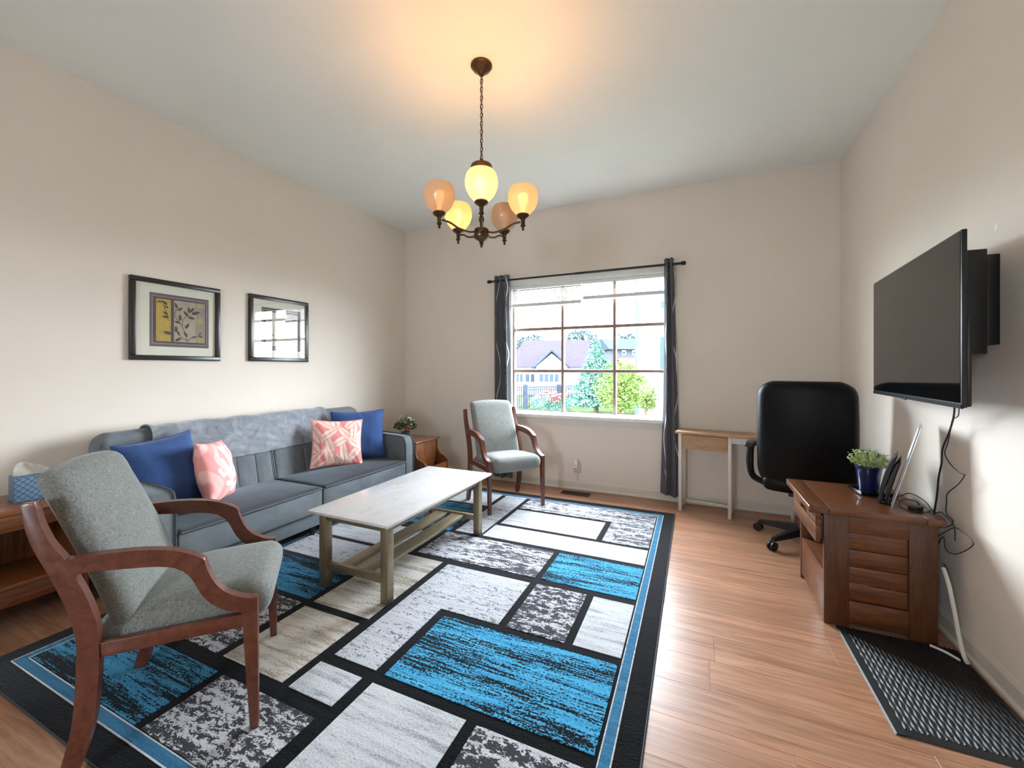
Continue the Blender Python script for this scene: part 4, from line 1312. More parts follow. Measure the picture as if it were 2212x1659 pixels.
# top: breadboard ends front and back, centre board between
tb0, tb1, tc0, tc1 = cx0 - 0.068, cx1 + 0.015, cy0 - 0.028, cy1 + 0.028
pbox('top_end_board', (tb0, tc0, cz - 0.036), (tb0 + 0.085, tc1, cz), M_OAK, cb, 0.005, 3)
pbox('top_board', (tb0 + 0.0855, tc0, cz - 0.036), (tb1 - 0.0655, tc1, cz - 0.0005), M_OAKX, cb, 0.003)
pbox('top_end_board', (tb1 - 0.065, tc0, cz - 0.036), (tb1, tc1, cz), M_OAK, cb, 0.005, 3)
for ys, yo in ((cy0, 0.024), (cy1 - 0.024, 0.0)):
    side = thing('side_frame', None, None); side.parent = cb; side.location = (0, 0, 0)
    ya, yb_ = ys, ys + 0.024
    pbox('stile', (cx0, ya, 0.0), (cx0 + 0.105, yb_, cz - 0.036), M_OAKV, side, 0.004)
    pbox('stile', (cx1 - 0.105, ya, 0.0), (cx1, yb_, cz - 0.036), M_OAKV, side, 0.004)
    pbox('rail', (cx0 + 0.105, ya + 0.001, cz - 0.036 - 0.085), (cx1 - 0.105, yb_ - 0.001, cz - 0.036), M_OAKX, side, 0.001)
    pbox('rail', (cx0 + 0.105, ya + 0.001, 0.03), (cx1 - 0.105, yb_ - 0.001, 0.135), M_OAKX, side, 0.001)
    zz = 0.137
    hh = (cz - 0.123 - 0.137) / 4
    for k in range(4):
        pbox('panel_board', (cx0 + 0.105, ya + 0.010, zz + k * hh + 0.001), (cx1 - 0.105, yb_ - 0.006, zz + (k + 1) * hh - 0.001), M_OAKX, side, 0.004)
pbox('back_panel', (cx1 - 0.012, cy0 + 0.024, 0.05), (cx1 - 0.002, cy1 - 0.024, cz - 0.036), M_OAKV, cb, 0.001)
dw = thing('drawer', None, None); dw.parent = cb
Z0, Z1 = cz - 0.036 - 0.155, cz - 0.040
yl0, yl1 = cy0 + 0.004, cy1 - 0.004
xf = cx0 - 0.035
pbox('drawer_front', (xf, yl0, Z0), (xf + 0.024, yl1, Z0 + 0.085), M_OAK, dw, 0.004)
pbox('drawer_front', (xf, yl0, Z0 + 0.118), (xf + 0.024, yl1, Z1), M_OAK, dw, 0.003)
pbox('drawer_front', (xf, yl0, Z0 + 0.085), (xf + 0.024, (yl0 + yl1) / 2 - 0.07, Z0 + 0.118), M_OAK, dw, 0.001)
pbox('drawer_front', (xf, (yl0 + yl1) / 2 + 0.07, Z0 + 0.085), (xf + 0.024, yl1, Z0 + 0.118), M_OAK, dw, 0.001)
pbox('drawer_box', (xf + 0.028, cy0 + 0.03, Z0 + 0.01), (cx1 - 0.03, cy1 - 0.03, Z1 - 0.02), M_OAKX, dw, 0.002)
pbox('shelf', (cx0 + 0.006, cy0 + 0.024, 0.235), (cx1 - 0.012, cy1 - 0.024, 0.255), M_OAK, cb, 0.002)
pbox('lower_panel', (cx0 + 0.004, cy0 + 0.024, 0.03), (cx0 + 0.022, cy1 - 0.024, 0.235), M_OAK, cb, 0.003)
OFF = Vector((0, 0, 0))

# floor mat
OFF = Vector((0.87, 2.2, 0))
mt = thing('floor_mat', 'black ribbed rubber mat on the floor in front of the oak cabinet', 'mat', tuple(OFF))
mx0, mx1, my0, my1 = 0.652, 1.105, 1.885, 2.558
M_RUBBER = plain('black_rubber', '161617', 0.5, var=0.1)
pbox('base', (mx0 + 0.01, my0 + 0.01, 0.0), (mx1, my1, 0.005), M_RUBBER, mt, 0.001)
bm = bmesh.new()
prism(bm, [(mx0, 0.0), (mx0 + 0.006, 0.006), (mx0 + 0.032, 0.008), (mx0 + 0.032, 0.0)], 'y', my0, my1)
finish(bm, 'edge_strip', M_RUBBER, mt)
bm = bmesh.new()
prism(bm, [(my0, 0.0), (my0 + 0.006, 0.006), (my0 + 0.03, 0.008), (my0 + 0.03, 0.0)], 'x', mx0 + 0.032, mx1)
finish(bm, 'edge_strip', M_RUBBER, mt)
nr = 26
for k in range(nr):
    x = mx0 + 0.042 + (mx1 - mx0 - 0.055) * k / (nr - 1)
    bm = bmesh.new()
    N_ = 60
    rows_ = []
    for j in range(N_ + 1):
        yy = my0 + 0.035 + (my1 - my0 - 0.037) * j / N_
        ww = 0.0035 + 0.0018 * math.sin(j * 1.3 + k * 2.1)
        dx = 0.0012 * math.sin(j * 0.9 + k)
        rows_.append([bm.verts.new(V(p)) for p in ((x - ww + dx, yy, 0.005), (x + dx, yy, 0.0095), (x + ww + dx, yy, 0.005))])
    for a, b in zip(rows_[:-1], rows_[1:]):
        bm.faces.new((a[0], a[1], b[1], b[0])); bm.faces.new((a[1], a[2], b[2], b[1]))
    finish(bm, 'rib', M_RUBBER, mt, smooth=False)
OFF = Vector((0, 0, 0))

# ------------------------------------------------------------------ television
near = Vector((0.90, 2.054)); far = Vector((0.99, 3.153))
dv = far - near
tvw = dv.length
tv = thing('television', 'large flat black television mounted on the right wall', 'television', ((near.x + far.x) / 2, (near.y + far.y) / 2, 1.156), (0, 0, math.atan2(dv.y, dv.x) - R(90)))
# local: +y toward the far end, -x toward the room
hw = tvw / 2
pbox('panel', (0.0, -hw, 0.0), (0.016, hw, 0.660), M_BLACKPL, tv, 0.003)
pbox('screen', (-0.0015, -hw + 0.008, 0.018), (0.0, hw - 0.008, 0.652), M_SCREEN, tv, 0)
pbox('chin', (-0.002, -hw + 0.001, -0.003), (0.006, hw - 0.001, 0.012), plain('matte_black_bezel', '101011', 0.75, spec=0.15), tv, 0)
pbox('rear_housing', (0.016, -hw + 0.004, 0.004), (0.030, hw - 0.004, 0.34), M_BLACKPL, tv, 0.006)
pbox('sensor', (-0.004, 0.02, -0.008), (0.006, 0.06, -0.003), M_BLACKPL, tv, 0.001)
OFF = Vector((XR, 2.5, 1.6))
mo = thing('wall_mount', 'black television wall mount behind the television', 'wall mount', tuple(OFF))
pbox('wall_plate', (1.10, 2.335, 1.40), (XR, 2.80, 1.772), M_BLACKPL, mo, 0.004)
pbox('tilt_head', (0.99, 2.235, 1.36), (1.055, 2.72, 1.775), M_BLACKPL, mo, 0.004)
pbox('arm', (1.055, 2.45, 1.50), (1.10, 2.62, 1.62), M_BLACKPL, mo, 0.004)
OFF = Vector((0, 0, 0))

def cable(name, label, pts, r, mat, k=8, cat='cable', group=None):
    global OFF
    OFF = Vector(pts[-1])
    bm = bmesh.new(); tube(bm, smooth_path(pts, k), r, 7)
    o = finish(bm, name, mat, loc=tuple(OFF))
    OFF = Vector((0, 0, 0))
    return tag(o, label, cat, group)
def onx(u, v, X):
    d_ = at(u, v, 1.0)
    t = X / d_.x
    return (X, d_.y * t, EYE + (d_.z - EYE) * t)
X1 = 1.09
M_CORD = plain('dark_blue_black_cord', '15151c', 0.5)
cable('power_cable', 'thick black cable hanging straight from the television to the cabinet', [(1.03,) + onx(2062, 875, 1.03)[1:], (1.05,) + onx(2060, 900, 1.05)[1:], onx(2050, 935, X1), onx(2036, 970, X1), onx(2034, 1000, X1), onx(2028, 1030, X1), onx(2024, 1070, X1), onx(2018, 1110, X1), onx(2015, 1150, X1)], 0.0038, M_CORD)
cable('signal_cable', 'thin black cable with kinks hanging loosely beside the thick one', [(1.03,) + onx(2072, 875, 1.03)[1:], onx(2070, 898, 1.08), onx(2060, 905, X1), onx(2054, 925, X1), onx(2048, 955, X1), onx(2041, 980, X1), onx(2055, 1005, X1), onx(2075, 1022, X1), onx(2084, 1026, X1), onx(2070, 1046, X1), onx(2047, 1066, X1), onx(2045, 1085, X1), onx(2044, 1108, X1), onx(2058, 1124, X1), onx(2052, 1136, X1), onx(2030, 1140, X1)], 0.0022, M_CORD, 5)
cable('charger_cable', 'thin black cable looping out against the wall behind the cabinet', [onx(2018, 1162, X1), onx(2040, 1150, X1), onx(2062, 1140, X1), onx(2080, 1150, X1), onx(2103, 1173, X1), onx(2085, 1190, X1), onx(2060, 1197, X1), onx(2042, 1185, X1), onx(2038, 1160, X1), onx(2026, 1176, X1)], 0.002, M_CORD, 5)
cable('white_cable', 'thick white cable curving down behind the cabinet to the mat', [(1.075, 2.60, 0.36), (1.078, 2.56, 0.30), (1.082, 2.525, 0.2), (1.087, 2.50, 0.10), (1.09, 2.47, 0.03), (1.088, 2.44, 0.018)], 0.0085, M_WHITECABLE)
cable('white_flat_cable', 'short white cable lying on the mat at the cabinet foot', [(1.0, 2.53, 0.016), (1.04, 2.50, 0.015), (1.07, 2.455, 0.015)], 0.0055, M_WHITECABLE, group=None)

# things on the cabinet
OFF = Vector((0, 0, 0))
sb = thing('media_box', 'flat black box on the cabinet under the blue plant pot', 'media box', (0.915, 2.93, cz), (0, 0, R(8)))
bm = bmesh.new(); box(bm, (-0.085, -0.07, 0.003), (0.085, 0.07, 0.022), 0.004, 3); finish(bm, 'case', M_BLACKGLOSS, sb)
for x, y_ in ((-0.07, -0.055), (0.07, -0.055), (-0.07, 0.055), (0.07, 0.055)):
    bm = bmesh.new(); lathe(bm, [(0, 0), (0.008, 0), (0.008, 0.004), (0, 0.004)], (x, y_, 0), 10); finish(bm, 'foot', M_BLACKPL, sb)
pp = thing('potted_plant', 'leafy green plant in a dark blue glazed pot on the cabinet', 'plant', (0.90, 2.94, cz + 0.022))
bm = bmesh.new(); lathe(bm, [(0, 0), (0.043, 0), (0.046, 0.006), (0.058, 0.115), (0.062, 0.118), (0.062, 0.132), (0.056, 0.132), (0.053, 0.11), (0, 0.108)], (0, 0, 0), 32); finish(bm, 'pot', M_BLUEPOT, pp)
bm = bmesh.new(); lathe(bm, [(0, 0.114), (0.053, 0.112)], (0, 0, 0), 24); finish(bm, 'soil', M_SOIL, pp)
rp = random.Random(9)
for k in range(48):
    a = rp.uniform(0, 6.28); rr_ = rp.uniform(0.02, 0.11); zt = 0.155 + rp.uniform(0, 0.075) - rr_ * 0.25
    bm = bmesh.new()
    tip = Vector((rr_ * math.cos(a), rr_ * math.sin(a), zt))
    tube(bm, smooth_path([(tip.x * 0.3, tip.y * 0.3, 0.11), (tip.x * 0.6, tip.y * 0.6, 0.14), tuple(tip)], 4), 0.002, 5)
    for q in range(38):
        f = rp.uniform(0.35, 1.05)
        p = Vector((tip.x * 0.3, tip.y * 0.3, 0.11)).lerp(tip, f)
        d = Vector((rp.gauss(0, 1), rp.gauss(0, 1), rp.gauss(0.4, 0.7))).normalized()
        s_ = d.orthogonal().normalized()
        L = rp.uniform(0.010, 0.019)
        v = [bm.verts.new(p), bm.verts.new(p + d * L * 0.5 + s_ * L * 0.3), bm.verts.new(p + d * L), bm.verts.new(p + d * L * 0.5 - s_ * L * 0.3)]
        bm.faces.new(v)
    finish(bm, 'sprig', M_LEAF, pp, smooth=False)

ro = thing('router', 'black upright router with curved shells on the cabinet', 'router', (0.925, 2.78, cz), (0, 0, R(69.5)))
# local x runs along the view-deep width, local y leans toward the wall (-y is wall side)
def shell(off, h, name):
    bm = bmesh.new()
    N_ = 14
    L, Rr = [], []
    for k in range(N_ + 1):
        z = h * k / N_
        c_ = off - 0.065 * (z / 0.26) + 0.05 * (z / 0.26) * (1 - z / 0.26) * 0.9
        th = 0.010 * math.sqrt(max(0.05, 1 - (2 * k / N_ - 1) ** 4))
        L.append((c_ - th, z)); Rr.append((c_ + th, z))
    prism(bm, L + Rr[::-1], 'x', -0.075, 0.075, 0.006, 2)
    return finish(bm, name, M_BLACKPL, ro)
shell(0.022, 0.262, 'front_shell')
shell(-0.002, 0.235, 'rear_shell')
bm = bmesh.new(); box(bm, (-0.05, -0.02, 0.0), (0.05, 0.035, 0.012), 0.004); finish(bm, 'base', M_BLACKPL, ro)
tbm = bmesh.new()
tl = thing('leaning_panel', 'thin silver-white panel leaning behind the black router', 'panel', (0.952, 2.77, cz), (0, 0, R(69.5)))
lean = -0.105
prism(tbm, [(0.0, 0.0), (0.006, 0.0), (0.006 + lean, 0.415), (lean, 0.415)], 'x', -0.11, 0.11, 0.002)
finish(tbm, 'panel', M_SILVER, tl)
tbm = bmesh.new()
prism(tbm, [(0.0065, 0.01), (0.0078, 0.01), (0.0078 + lean * 0.95, 0.40), (0.0065 + lean * 0.95, 0.40)], 'x', -0.10, 0.10)
finish(tbm, 'face_sheet', plain('white_sheet', 'e8e8ea', 0.3), tl)
ad = thing('power_adapter', 'small black power adapter with a tangled cord on the cabinet', 'adapter', (1.0, 2.665, cz), (0, 0, R(40)))
bm = bmesh.new(); box(bm, (-0.028, -0.018, 0), (0.028, 0.018, 0.022), 0.004); finish(bm, 'block', M_BLACKPL, ad)
bm = bmesh.new(); tube(bm, smooth_path([(0.02, 0, 0.012), (0.05, 0.02, 0.03), (0.02, 0.06, 0.035), (-0.03, 0.05, 0.01), (-0.05, -0.01, 0.006), (0.0, -0.04, 0.005), (0.055, -0.03, 0.004)], 6), 0.0025, 6); finish(bm, 'cord', M_CORD, ad)
cable('router_cable', 'thin black cable arching from the router over the cabinet edge', [(0.99, 2.80, cz + 0.03), (1.02, 2.78, cz + 0.055), (1.045, 2.70, cz + 0.045), (1.055, 2.63, cz + 0.01), (1.07, 2.60, cz + 0.02), (1.09, 2.55, cz - 0.02), (1.095, 2.55, cz - 0.09)], 0.0022, M_CORD, 6)

# ------------------------------------------------------------------ chandelier
CHX, CHY = -1.145, 2.13
OFF = Vector((CHX, CHY, ZC))
ch = thing('chandelier', 'five-arm bronze chandelier with frosted amber globes hanging on a chain', 'chandelier', tuple(OFF))
bm = bmesh.new(); lathe(bm, [(0, ZC), (0.062, ZC), (0.063, ZC - 0.012), (0.055, ZC - 0.018), (0.05, ZC - 0.03), (0.022, ZC - 0.048), (0.016, ZC - 0.06), (0, ZC - 0.062)], (CHX, CHY, 0), 32); finish(bm, 'ceiling_canopy', M_BRONZE, ch)
zt, zb = ZC - 0.058, 2.53
nl = 20
lk = (zt - zb) / nl
for k in range(nl):
    c = zt - lk * (k + 0.5)
    bm = bmesh.new()
    pts = []
    for i in range(12):
        a = i / 12 * 2 * math.pi
        h = 0.008 * math.cos(a); z = (lk * 0.62) * math.sin(a)
        pts.append((CHX + (h if k % 2 else 0), CHY + (0 if k % 2 else h), c + z))
    tube(bm, pts, 0.0022, 5, closed=True)
    finish(bm, 'chain_link', M_BRONZE, ch)
bm = bmesh.new(); tube(bm, [(CHX + 0.004 * math.sin(i), CHY + 0.004 * math.cos(i), zt - (zt - zb) * i / 30) for i in range(31)], 0.0022, 5); finish(bm, 'wire', M_BRONZE, ch)
bm = bmesh.new()
lathe(bm, [(0, 2.535), (0.010, 2.535), (0.012, 2.51), (0.02, 2.505), (0.058, 2.50), (0.063, 2.492), (0.063, 2.482), (0.055, 2.476), (0.052, 2.46), (0.042, 2.445), (0.03, 2.43), (0.012, 2.42), (0.010, 2.20), (0.016, 2.19), (0.016, 2.17), (0.010, 2.16), (0.010, 2.125), (0, 2.125)], (CHX, CHY, 0), 28)
finish(bm, 'column', M_BRONZE, ch)
bm = bmesh.new()
lathe(bm, [(0, 2.125), (0.036, 2.125), (0.042, 2.12), (0.042, 2.09), (0.048, 2.085), (0.045, 2.072), (0.026, 2.058), (0.014, 2.052), (0.014, 2.045), (0.010, 2.04), (0.012, 2.034), (0.006, 2.028), (0.008, 2.02), (0, 2.012)], (CHX, CHY, 0), 28)
finish(bm, 'hub', M_BRONZE, ch)
def globe_mat(name):
    t = NT(name)
    tr = t.n('ShaderNodeBsdfTranslucent'); tr.inputs[0].default_value = (0.29, 0.28, 0.27, 1)
    df = t.n('ShaderNodeBsdfDiffuse'); df.inputs[0].default_value = lin('f3e2cf')
    gl = t.n('ShaderNodeBsdfGlossy'); gl.inputs['Roughness'].default_value = 0.25
    m1 = t.n('ShaderNodeMixShader'); m1.inputs[0].default_value = 0.42
    t.l(tr.outputs[0], m1.inputs[1]); t.l(df.outputs[0], m1.inputs[2])
    m2 = t.n('ShaderNodeMixShader'); m2.inputs[0].default_value = 0.05
    t.l(m1.outputs[0], m2.inputs[1]); t.l(gl.outputs[0], m2.inputs[2])
    rf = t.n('ShaderNodeBsdfRefraction'); rf.inputs['Roughness'].default_value = 0.45; rf.inputs['IOR'].default_value = 1.02; rf.inputs['Color'].default_value = (1, 0.9, 0.75, 1)
    m3 = t.n('ShaderNodeMixShader'); m3.inputs[0].default_value = 0.13
    t.l(m2.outputs[0], m3.inputs[1]); t.l(rf.outputs[0], m3.inputs[2])
    t.l(m3.outputs[0], t.out.inputs[0])
    return t.m
M_GLOBE = globe_mat('frosted_amber_glass')
AR = 0.25
base_ang = math.atan2(-CHY, -CHX)     # one arm points to the viewer's side of the room
WARM = (1.0, 0.49, 0.155, 1)
for k, pw in enumerate((215, 34, 3, 56, 12)):
    # k=0 front, then round
    a = base_ang + R(72 * k)
    d = Vector((math.cos(a), math.sin(a), 0))
    P = Vector((CHX, CHY, 0)) + d * AR
    bm = bmesh.new()
    path = smooth_path([Vector((CHX, CHY, 2.105)) + d * 0.035, Vector((CHX, CHY, 2.098)) + d * 0.08, Vector((CHX, CHY, 2.112)) + d * 0.14, Vector((CHX, CHY, 2.137)) + d * 0.19, Vector((CHX, CHY, 2.145)) + d * 0.235], 6)
    tube(bm, path, 0.0062, 8)
    arm = finish(bm, 'arm', M_BRONZE, ch)
    bm = bmesh.new()
    lathe(bm, [(0, 2.092), (0.005, 2.096), (0.009, 2.102), (0.005, 2.108), (0.011, 2.116), (0.016, 2.122), (0.011, 2.128), (0.012, 2.155), (0.016, 2.16), (0.034, 2.172), (0.038, 2.18), (0.034, 2.186), (0, 2.186)], (P.x, P.y, 0), 20)
    finish(bm, 'holder', M_BRONZE, arm)
    bm = bmesh.new()
    prof = [(0.030, 2.183), (0.050, 2.198), (0.068, 2.220), (0.080, 2.245), (0.0865, 2.270), (0.087, 2.292), (0.083, 2.315), (0.076, 2.331), (0.068, 2.342)]
    pr = refine(prof, 3)
    inner = [(max(0.005, r_ - 0.003), z) for r_, z in pr]
    lathe(bm, pr + inner[::-1], (P.x, P.y, 0), 32)
    finish(bm, 'globe_shade', M_GLOBE, arm, angle=60)
    bm = bmesh.new()
    lathe(bm, [(0, 2.200), (0.012, 2.200), (0.014, 2.235), (0.026, 2.262), (0.029, 2.282), (0.024, 2.300), (0.012, 2.310), (0, 2.312)], (P.x, P.y, 0), 16)
    finish(bm, 'bulb', emit('warm_bulb', WARM, pw), arm)
OFF = Vector((0, 0, 0))

# ------------------------------------------------------------------ outside the window
GZ = -0.85
M_GRASS = plain('lawn_grass', '282f20', 0.95, var=0.25, scale=1.5, world=True, spec=0.0)
tag(pbox('lawn', (-60, YB + 0.6, GZ - 0.2), (40, 90, GZ), M_GRASS, bev=0), kind='structure')
M_HWALL = plain('white_siding', '7a7d80', 0.7, var=0.03, spec=0.0)
M_ROOF = plain('mauve_shingle', '28252d', 0.8, var=0.12, scale=6, spec=0.0)
M_ROOF2 = plain('blue_grey_shingle', '252a30', 0.8, var=0.12, scale=6, spec=0.0)
M_HGLASS = plain('house_window_glass', '28323a', 0.2, var=0.1, spec=0.0)

def quad_prism(name, pts_front, back_vec, mat, parent):
    bm = bmesh.new()
    A = [bm.verts.new(V(p)) for p in pts_front]
    B = [bm.verts.new(V(Vector(p) + back_vec)) for p in pts_front]
    n = len(A)
    bm.faces.new(A); bm.faces.new(B[::-1])
    for i in range(n): bm.faces.new((A[i], B[i], B[(i + 1) % n], A[(i + 1) % n]))
    return finish(bm, name, mat, parent, smooth=False)

BK = Vector((-math.sin(YAW), math.cos(YAW), 0))     # straight away from the window side
D1 = 34.0
base = at(1190, 850, D1); base.z = GZ
OFF = base.copy()
h1 = thing('house', 'white house with mauve roof and gable seen through the left panes', 'house', tuple(base))
def fpt(u, v, dep=D1): return at(u, v, dep)
def wallpt(u, dep, z):
    p = at(u, 797, dep); p.z = z; return p
def rect(u0, u1, v0, v1, dep): return [at(u0, v1, dep), at(u1, v1, dep), at(u1, v0, dep), at(u0, v0, dep)]
ez = at(1190, 790, D1).z
quad_prism('wall', [wallpt(1090, D1, GZ), wallpt(1275, D1, GZ), wallpt(1275, D1, ez), wallpt(1090, D1, ez)], BK * 8, M_HWALL, h1)
rz_ = at(1190, 735, D1 + 4).z
# main roof: two slopes
bm = bmesh.new()
ov = 0.4
a0 = wallpt(1085, D1 - 0.4, ez - 0.1); a1 = wallpt(1280, D1 - 0.4, ez - 0.1)
r0 = wallpt(1135, D1 + 4, rz_); r1 = wallpt(1272, D1 + 4, rz_)
b0 = a0 + BK * 8.8; b1 = a1 + BK * 8.8
vs = [bm.verts.new(V(p)) for p in (a0, a1, r1, r0, b1, b0)]
bm.faces.new((vs[0], vs[1], vs[2], vs[3])); bm.faces.new((vs[3], vs[2], vs[4], vs[5])); bm.faces.new((vs[0], vs[3], vs[5])); bm.faces.new((vs[1], vs[4], vs[2])); bm.faces.new((vs[0], vs[5], vs[4], vs[1]))
finish(bm, 'roof', M_ROOF, h1, smooth=False)
# gable projecting in front
gd = D1 - 2.5
gz0 = at(1190, 792, gd).z; gza = at(1192, 763, gd).z
quad_prism('gable', [wallpt(1158, gd, GZ), wallpt(1226, gd, GZ), wallpt(1226, gd, gz0), wallpt(1192, gd, gza), wallpt(1158, gd, gz0)], BK * 2.4, M_HWALL, h1)
for (ua, ub, side) in ((1154, 1192, 0), (1192, 1230, 1)):
    za, zb_ = (gz0 - 0.12, gza + 0.12) if side == 0 else (gza + 0.12, gz0 - 0.12)
    p, q = wallpt(ua, gd - 0.3, za), wallpt(ub, gd - 0.3, zb_)
    quad_prism('gable_roof', [p, q, q + Vector((0, 0, 0.15)), p + Vector((0, 0, 0.15))], BK * 4.5, M_ROOF2, h1)
def house_window(parent, u0, u1, v0, v1, dep, cols):
    fr = quad_prism('window', rect(u0, u1, v0, v1, dep - 0.08), BK * 0.1, M_WHITE, parent)
    for k in range(cols):
        a = u0 + (u1 - u0) * (k + 0.12) / cols; b = u0 + (u1 - u0) * (k + 0.88) / cols
        quad_prism('window_pane', rect(a, b, v0 + 2, v1 - 2, dep - 0.13), BK * 0.04, M_HGLASS, fr)
house_window(h1, 1114, 1130, 806, 827, D1, 2)
house_window(h1, 1134, 1156, 806, 827, D1, 2)
house_window(h1, 1164, 1208, 806, 827, gd, 4)
OFF = Vector((0, 0, 0))

# white building at the right of the window
D2 = 16.0
base = at(1420, 850, D2); base.z = GZ
OFF = base.copy()
h2 = thing('white_building', 'tall white building with a blue-grey window behind the right panes', 'building', tuple(base))
BK2 = (at(1374, 797, 1.0) - at(1374, 797, 0.0)).normalized()
quad_prism('wall', [wallpt(1380, D2, GZ), wallpt(1560, D2, GZ), wallpt(1560, D2, 5.2), wallpt(1380, D2, 5.2)], BK2 * 5, M_HWALL, h2)
quad_prism('corner_board', [wallpt(1376, D2 - 0.05, GZ), wallpt(1381, D2 - 0.05, GZ), wallpt(1381, D2 - 0.05, 5.2), wallpt(1376, D2 - 0.05, 5.2)], BK * 0.3, plain('grey_corner_board', '34393f', 0.6, spec=0.0), h2)
house_window(h2, 1423, 1452, 726, 800, D2, 1)
house_window(h2, 1425, 1452, 648, 668, D2, 1)
p, q = wallpt(1370, D2 - 0.6, 5.2), wallpt(1570, D2 - 0.6, 5.2)
quad_prism('roof', [p, q, q + BK2 * 3.0 + Vector((0, 0, 1.8)), p + BK2 * 3.0 + Vector((0, 0, 1.8))], BK2 * 3.0, M_ROOF2, h2)
OFF = Vector((0, 0, 0))
# grey house between the trees
D3 = 42.0
base = at(1350, 850, D3); base.z = GZ
OFF = base.copy()
h3 = thing('grey_house', 'distant grey house with a pink lower roof between tree and white building', 'house', tuple(base))
quad_prism('wall', [wallpt(1320, D3, GZ), wallpt(1400, D3, GZ), wallpt(1400, D3, 3.3), wallpt(1320, D3, 3.3)], BK * 6, plain('pale_grey_siding', '35393d', 0.7, spec=0.0), h3)
p, q = wallpt(1316, D3 - 0.5, 3.3), wallpt(1404, D3 - 0.5, 3.3)
quad_prism('roof', [p, q, q + BK * 3.5 + Vector((0, 0, 1.3)), p + BK * 3.5 + Vector((0, 0, 1.3))], BK * 3.5, M_ROOF2, h3)
p, q = wallpt(1346, D3 - 2.5, 1.5), wallpt(1396, D3 - 2.5, 1.5)
quad_prism('porch_roof', [p, q, q + BK * 2.4 + Vector((0, 0, 0.9)), p + BK * 2.4 + Vector((0, 0, 0.9))], Vector((0, 0, 0.15)), plain('pink_shingle', '3e3030', 0.8, spec=0.0), h3)
house_window(h3, 1344, 1352, 757, 767, D3, 1)
house_window(h3, 1366, 1376, 757, 767, D3, 1)
OFF = Vector((0, 0, 0))

# fence: black metal panels receding to the right
def fence(label, u0, d0, u1, d1, h, npick, group, ends=(1, 1)):
    global OFF
    p0, p1 = at(u0, 797, d0), at(u1, 797, d1)
    p0.z = p1.z = GZ
    OFF = (p0 + p1) / 2
    t = thing('metal_fence', label, 'fence', tuple(OFF), group=group)
    d = (p1 - p0); L = d.length; d.normalize()
    n_ = Vector((-d.y, d.x, 0))
    M_F = plain('dark_fence_metal', '272e37', 0.5, spec=0.0)
    def bar(name, s0, s1, z0, z1, th):
        bm = bmesh.new()
        A = p0 + d * s0; B = p0 + d * s1
        vs = []
        for z in (z0, z1):
            for q in (A - n_ * th, B - n_ * th, B + n_ * th, A + n_ * th): vs.append(bm.verts.new(V((q.x, q.y, GZ + z))))
        for f in ((0, 1, 2, 3), (4, 5, 6, 7), (0, 1, 5, 4), (1, 2, 6, 5), (2, 3, 7, 6), (3, 0, 4, 7)): bm.faces.new([vs[i] for i in f])
        return finish(bm, name, M_F, t, smooth=False)
    s0, s1 = (0 if ends[0] else 0.12), (L if ends[1] else L - 0.12)
    bar('rail', s0, s1, h - 0.10, h - 0.05, 0.02)
    bar('rail', s0, s1, h - 0.24, h - 0.20, 0.02)
    bar('rail', s0, s1, 0.10, 0.14, 0.02)
    for s in [q for q, e in zip((0.0, L), ends) if e]: bar('post', s - 0.1, s + 0.1, 0, h + 0.06, 0.1)
    for k in range(1, npick): bar('picket', L * k / npick - 0.022, L * k / npick + 0.022, 0.05, h - 0.07, 0.012)
    OFF = Vector((0, 0, 0))
fence('dark metal fence panel in front of the mauve-roofed house, left of the red flowers', 1135, 22, 1207, 22.5, 1.25, 18, 'metal fence panels')
fence('dark metal fence panel running out of view at the left window edge', 1065, 21.5, 1135, 22, 1.25, 16, 'metal fence panels', (1, 0))
fence('dark metal fence panel behind the conifer', 1207, 22.5, 1300, 26, 1.25, 20, 'metal fence panels', (0, 1))
fence('dark metal fence panel right of the yellow-green bush', 1362, 26, 1450, 27, 1.25, 18, 'metal fence panels')

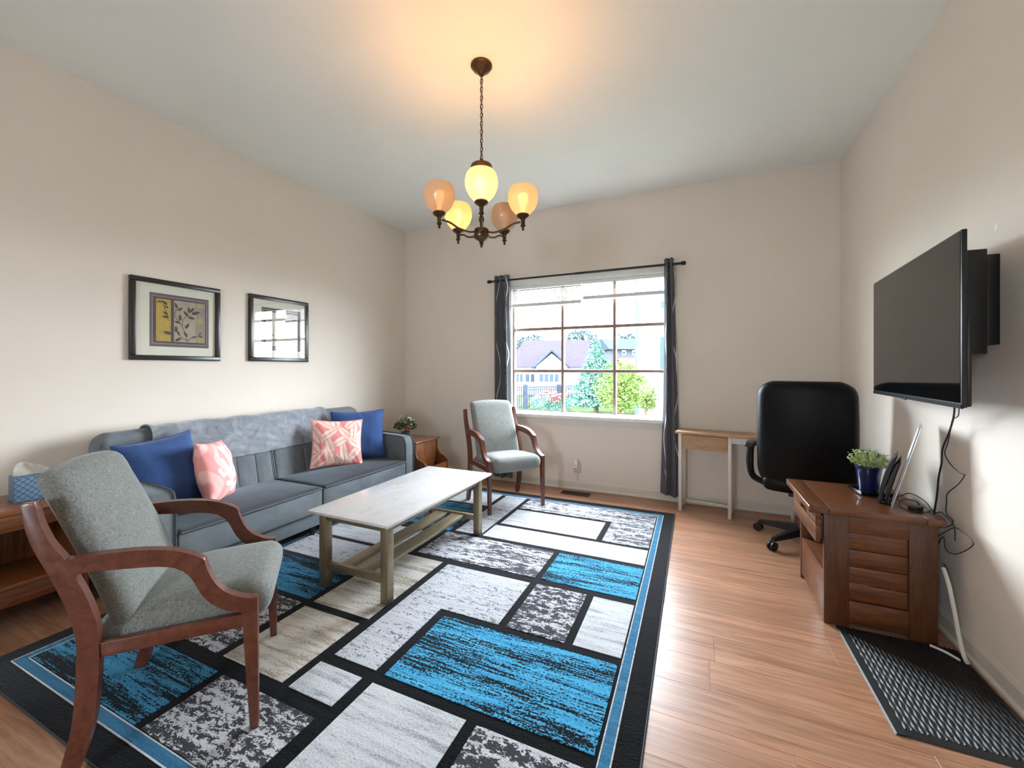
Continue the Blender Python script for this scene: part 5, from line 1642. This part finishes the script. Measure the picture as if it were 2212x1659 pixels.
M_FOL1 = plain('yellow_green_foliage', '48592c', 0.7, var=0.25, scale=3, world=True, spec=0.0)
M_FOL2 = plain('conifer_foliage', '456458', 0.7, var=0.15, scale=3, world=True, spec=0.0)
M_FOL3 = plain('far_tree_foliage', '434f50', 0.7, var=0.25, scale=1, world=True, spec=0.0)
M_BARK = plain('bark', '4a3a2e', 0.9, spec=0.0)
def tree(name, label, cat, u, v0, v1, wpx, dep, mat, shape, n, leaf, seed, group=None):
    global OFF
    rnd = random.Random(seed)
    b = at(u, 797, dep); b.z = GZ
    top = at(u, v0, dep).z; bot = at(u, v1, dep).z
    OFF = b.copy()
    t = thing(name, label, cat, tuple(b), group=group)
    rad = wpx / 2 / FPX * dep
    cs = []
    if shape == 'cone':
        for k in range(9):
            f = k / 8
            cs.append(((b.x, b.y, bot + (top - bot) * (0.08 + 0.85 * f)), (rad * (1.02 - 0.9 * f), rad * (1.02 - 0.9 * f), (top - bot) * 0.09)))
    else:
        for k in range(9):
            a = rnd.uniform(0, 6.28); rr_ = rad * rnd.uniform(0.1, 0.55)
            cs.append(((b.x + rr_ * math.cos(a), b.y + rr_ * math.sin(a), bot + (top - bot) * rnd.uniform(0.25, 0.75)), (rad * 0.55, rad * 0.55, (top - bot) * 0.28)))
    bm = bmesh.new()
    leafcloud(bm, cs, n, leaf, rnd)
    tag(finish(bm, 'foliage', mat, t, smooth=False), kind='stuff')
    bm = bmesh.new()
    tube(bm, [(b.x, b.y, GZ), (b.x, b.y, bot + (top - bot) * 0.7)], [max(0.05, rad * 0.08), 0.03], 8)
    finish(bm, 'trunk', M_BARK, t)
    OFF = Vector((0, 0, 0))
tree('leafy_bush', 'yellow-green leafy bush low in the middle and right panes', 'bush', 1342, 772, 892, 118, 12, M_FOL1, 'round', 8000, 0.07, 1)
tree('leafy_bush', 'low yellow-green bush trailing right of the larger one', 'bush', 1395, 828, 892, 64, 13, M_FOL1, 'round', 2400, 0.065, 8)
tree('conifer_tree', 'blue-green cone-shaped tree behind the yellow-green bush', 'tree', 1288, 738, 878, 130, 19, M_FOL2, 'cone', 14000, 0.15, 2)
tree('far_tree', 'pale tree rising above the mauve roof', 'tree', 1250, 700, 790, 90, 64, M_FOL3, 'round', 4000, 0.5, 3, 'trees behind the houses')
tree('far_tree', 'pale tree above the grey house', 'tree', 1345, 712, 790, 60, 72, M_FOL3, 'round', 3000, 0.5, 4, 'trees behind the houses')
tree('far_tree', 'long low pale tree line at the far left above the mauve roof', 'tree', 1140, 722, 770, 80, 76, M_FOL3, 'round', 4000, 0.5, 5, 'trees behind the houses')
# flowering shrub in front of the fence
OFF = at(1200, 870, 20.5); OFF.z = GZ
fs = thing('flowering_shrub', 'low shrub with red flowers in front of the fence', 'shrub', tuple(OFF))
rnd = random.Random(6)
c0 = OFF.copy()
bm = bmesh.new(); leafcloud(bm, [((c0.x + dx, c0.y, GZ + 0.45), (0.6, 0.5, 0.45)) for dx in (-0.8, -0.2, 0.4)], 2200, 0.09, rnd); tag(finish(bm, 'foliage', M_FOL2, fs, smooth=False), kind='stuff')
for k in range(24):
    bm = bmesh.new(); rbox(bm, (c0.x + rnd.uniform(-0.7, 0.8), c0.y + rnd.uniform(-0.4, 0.0) - 0.2, GZ + rnd.uniform(0.55, 1.05)), (0.08, 0.08, 0.07), 0.06, 3)
    finish(bm, 'blossom', M_RED, fs)
OFF = Vector((0, 0, 0))
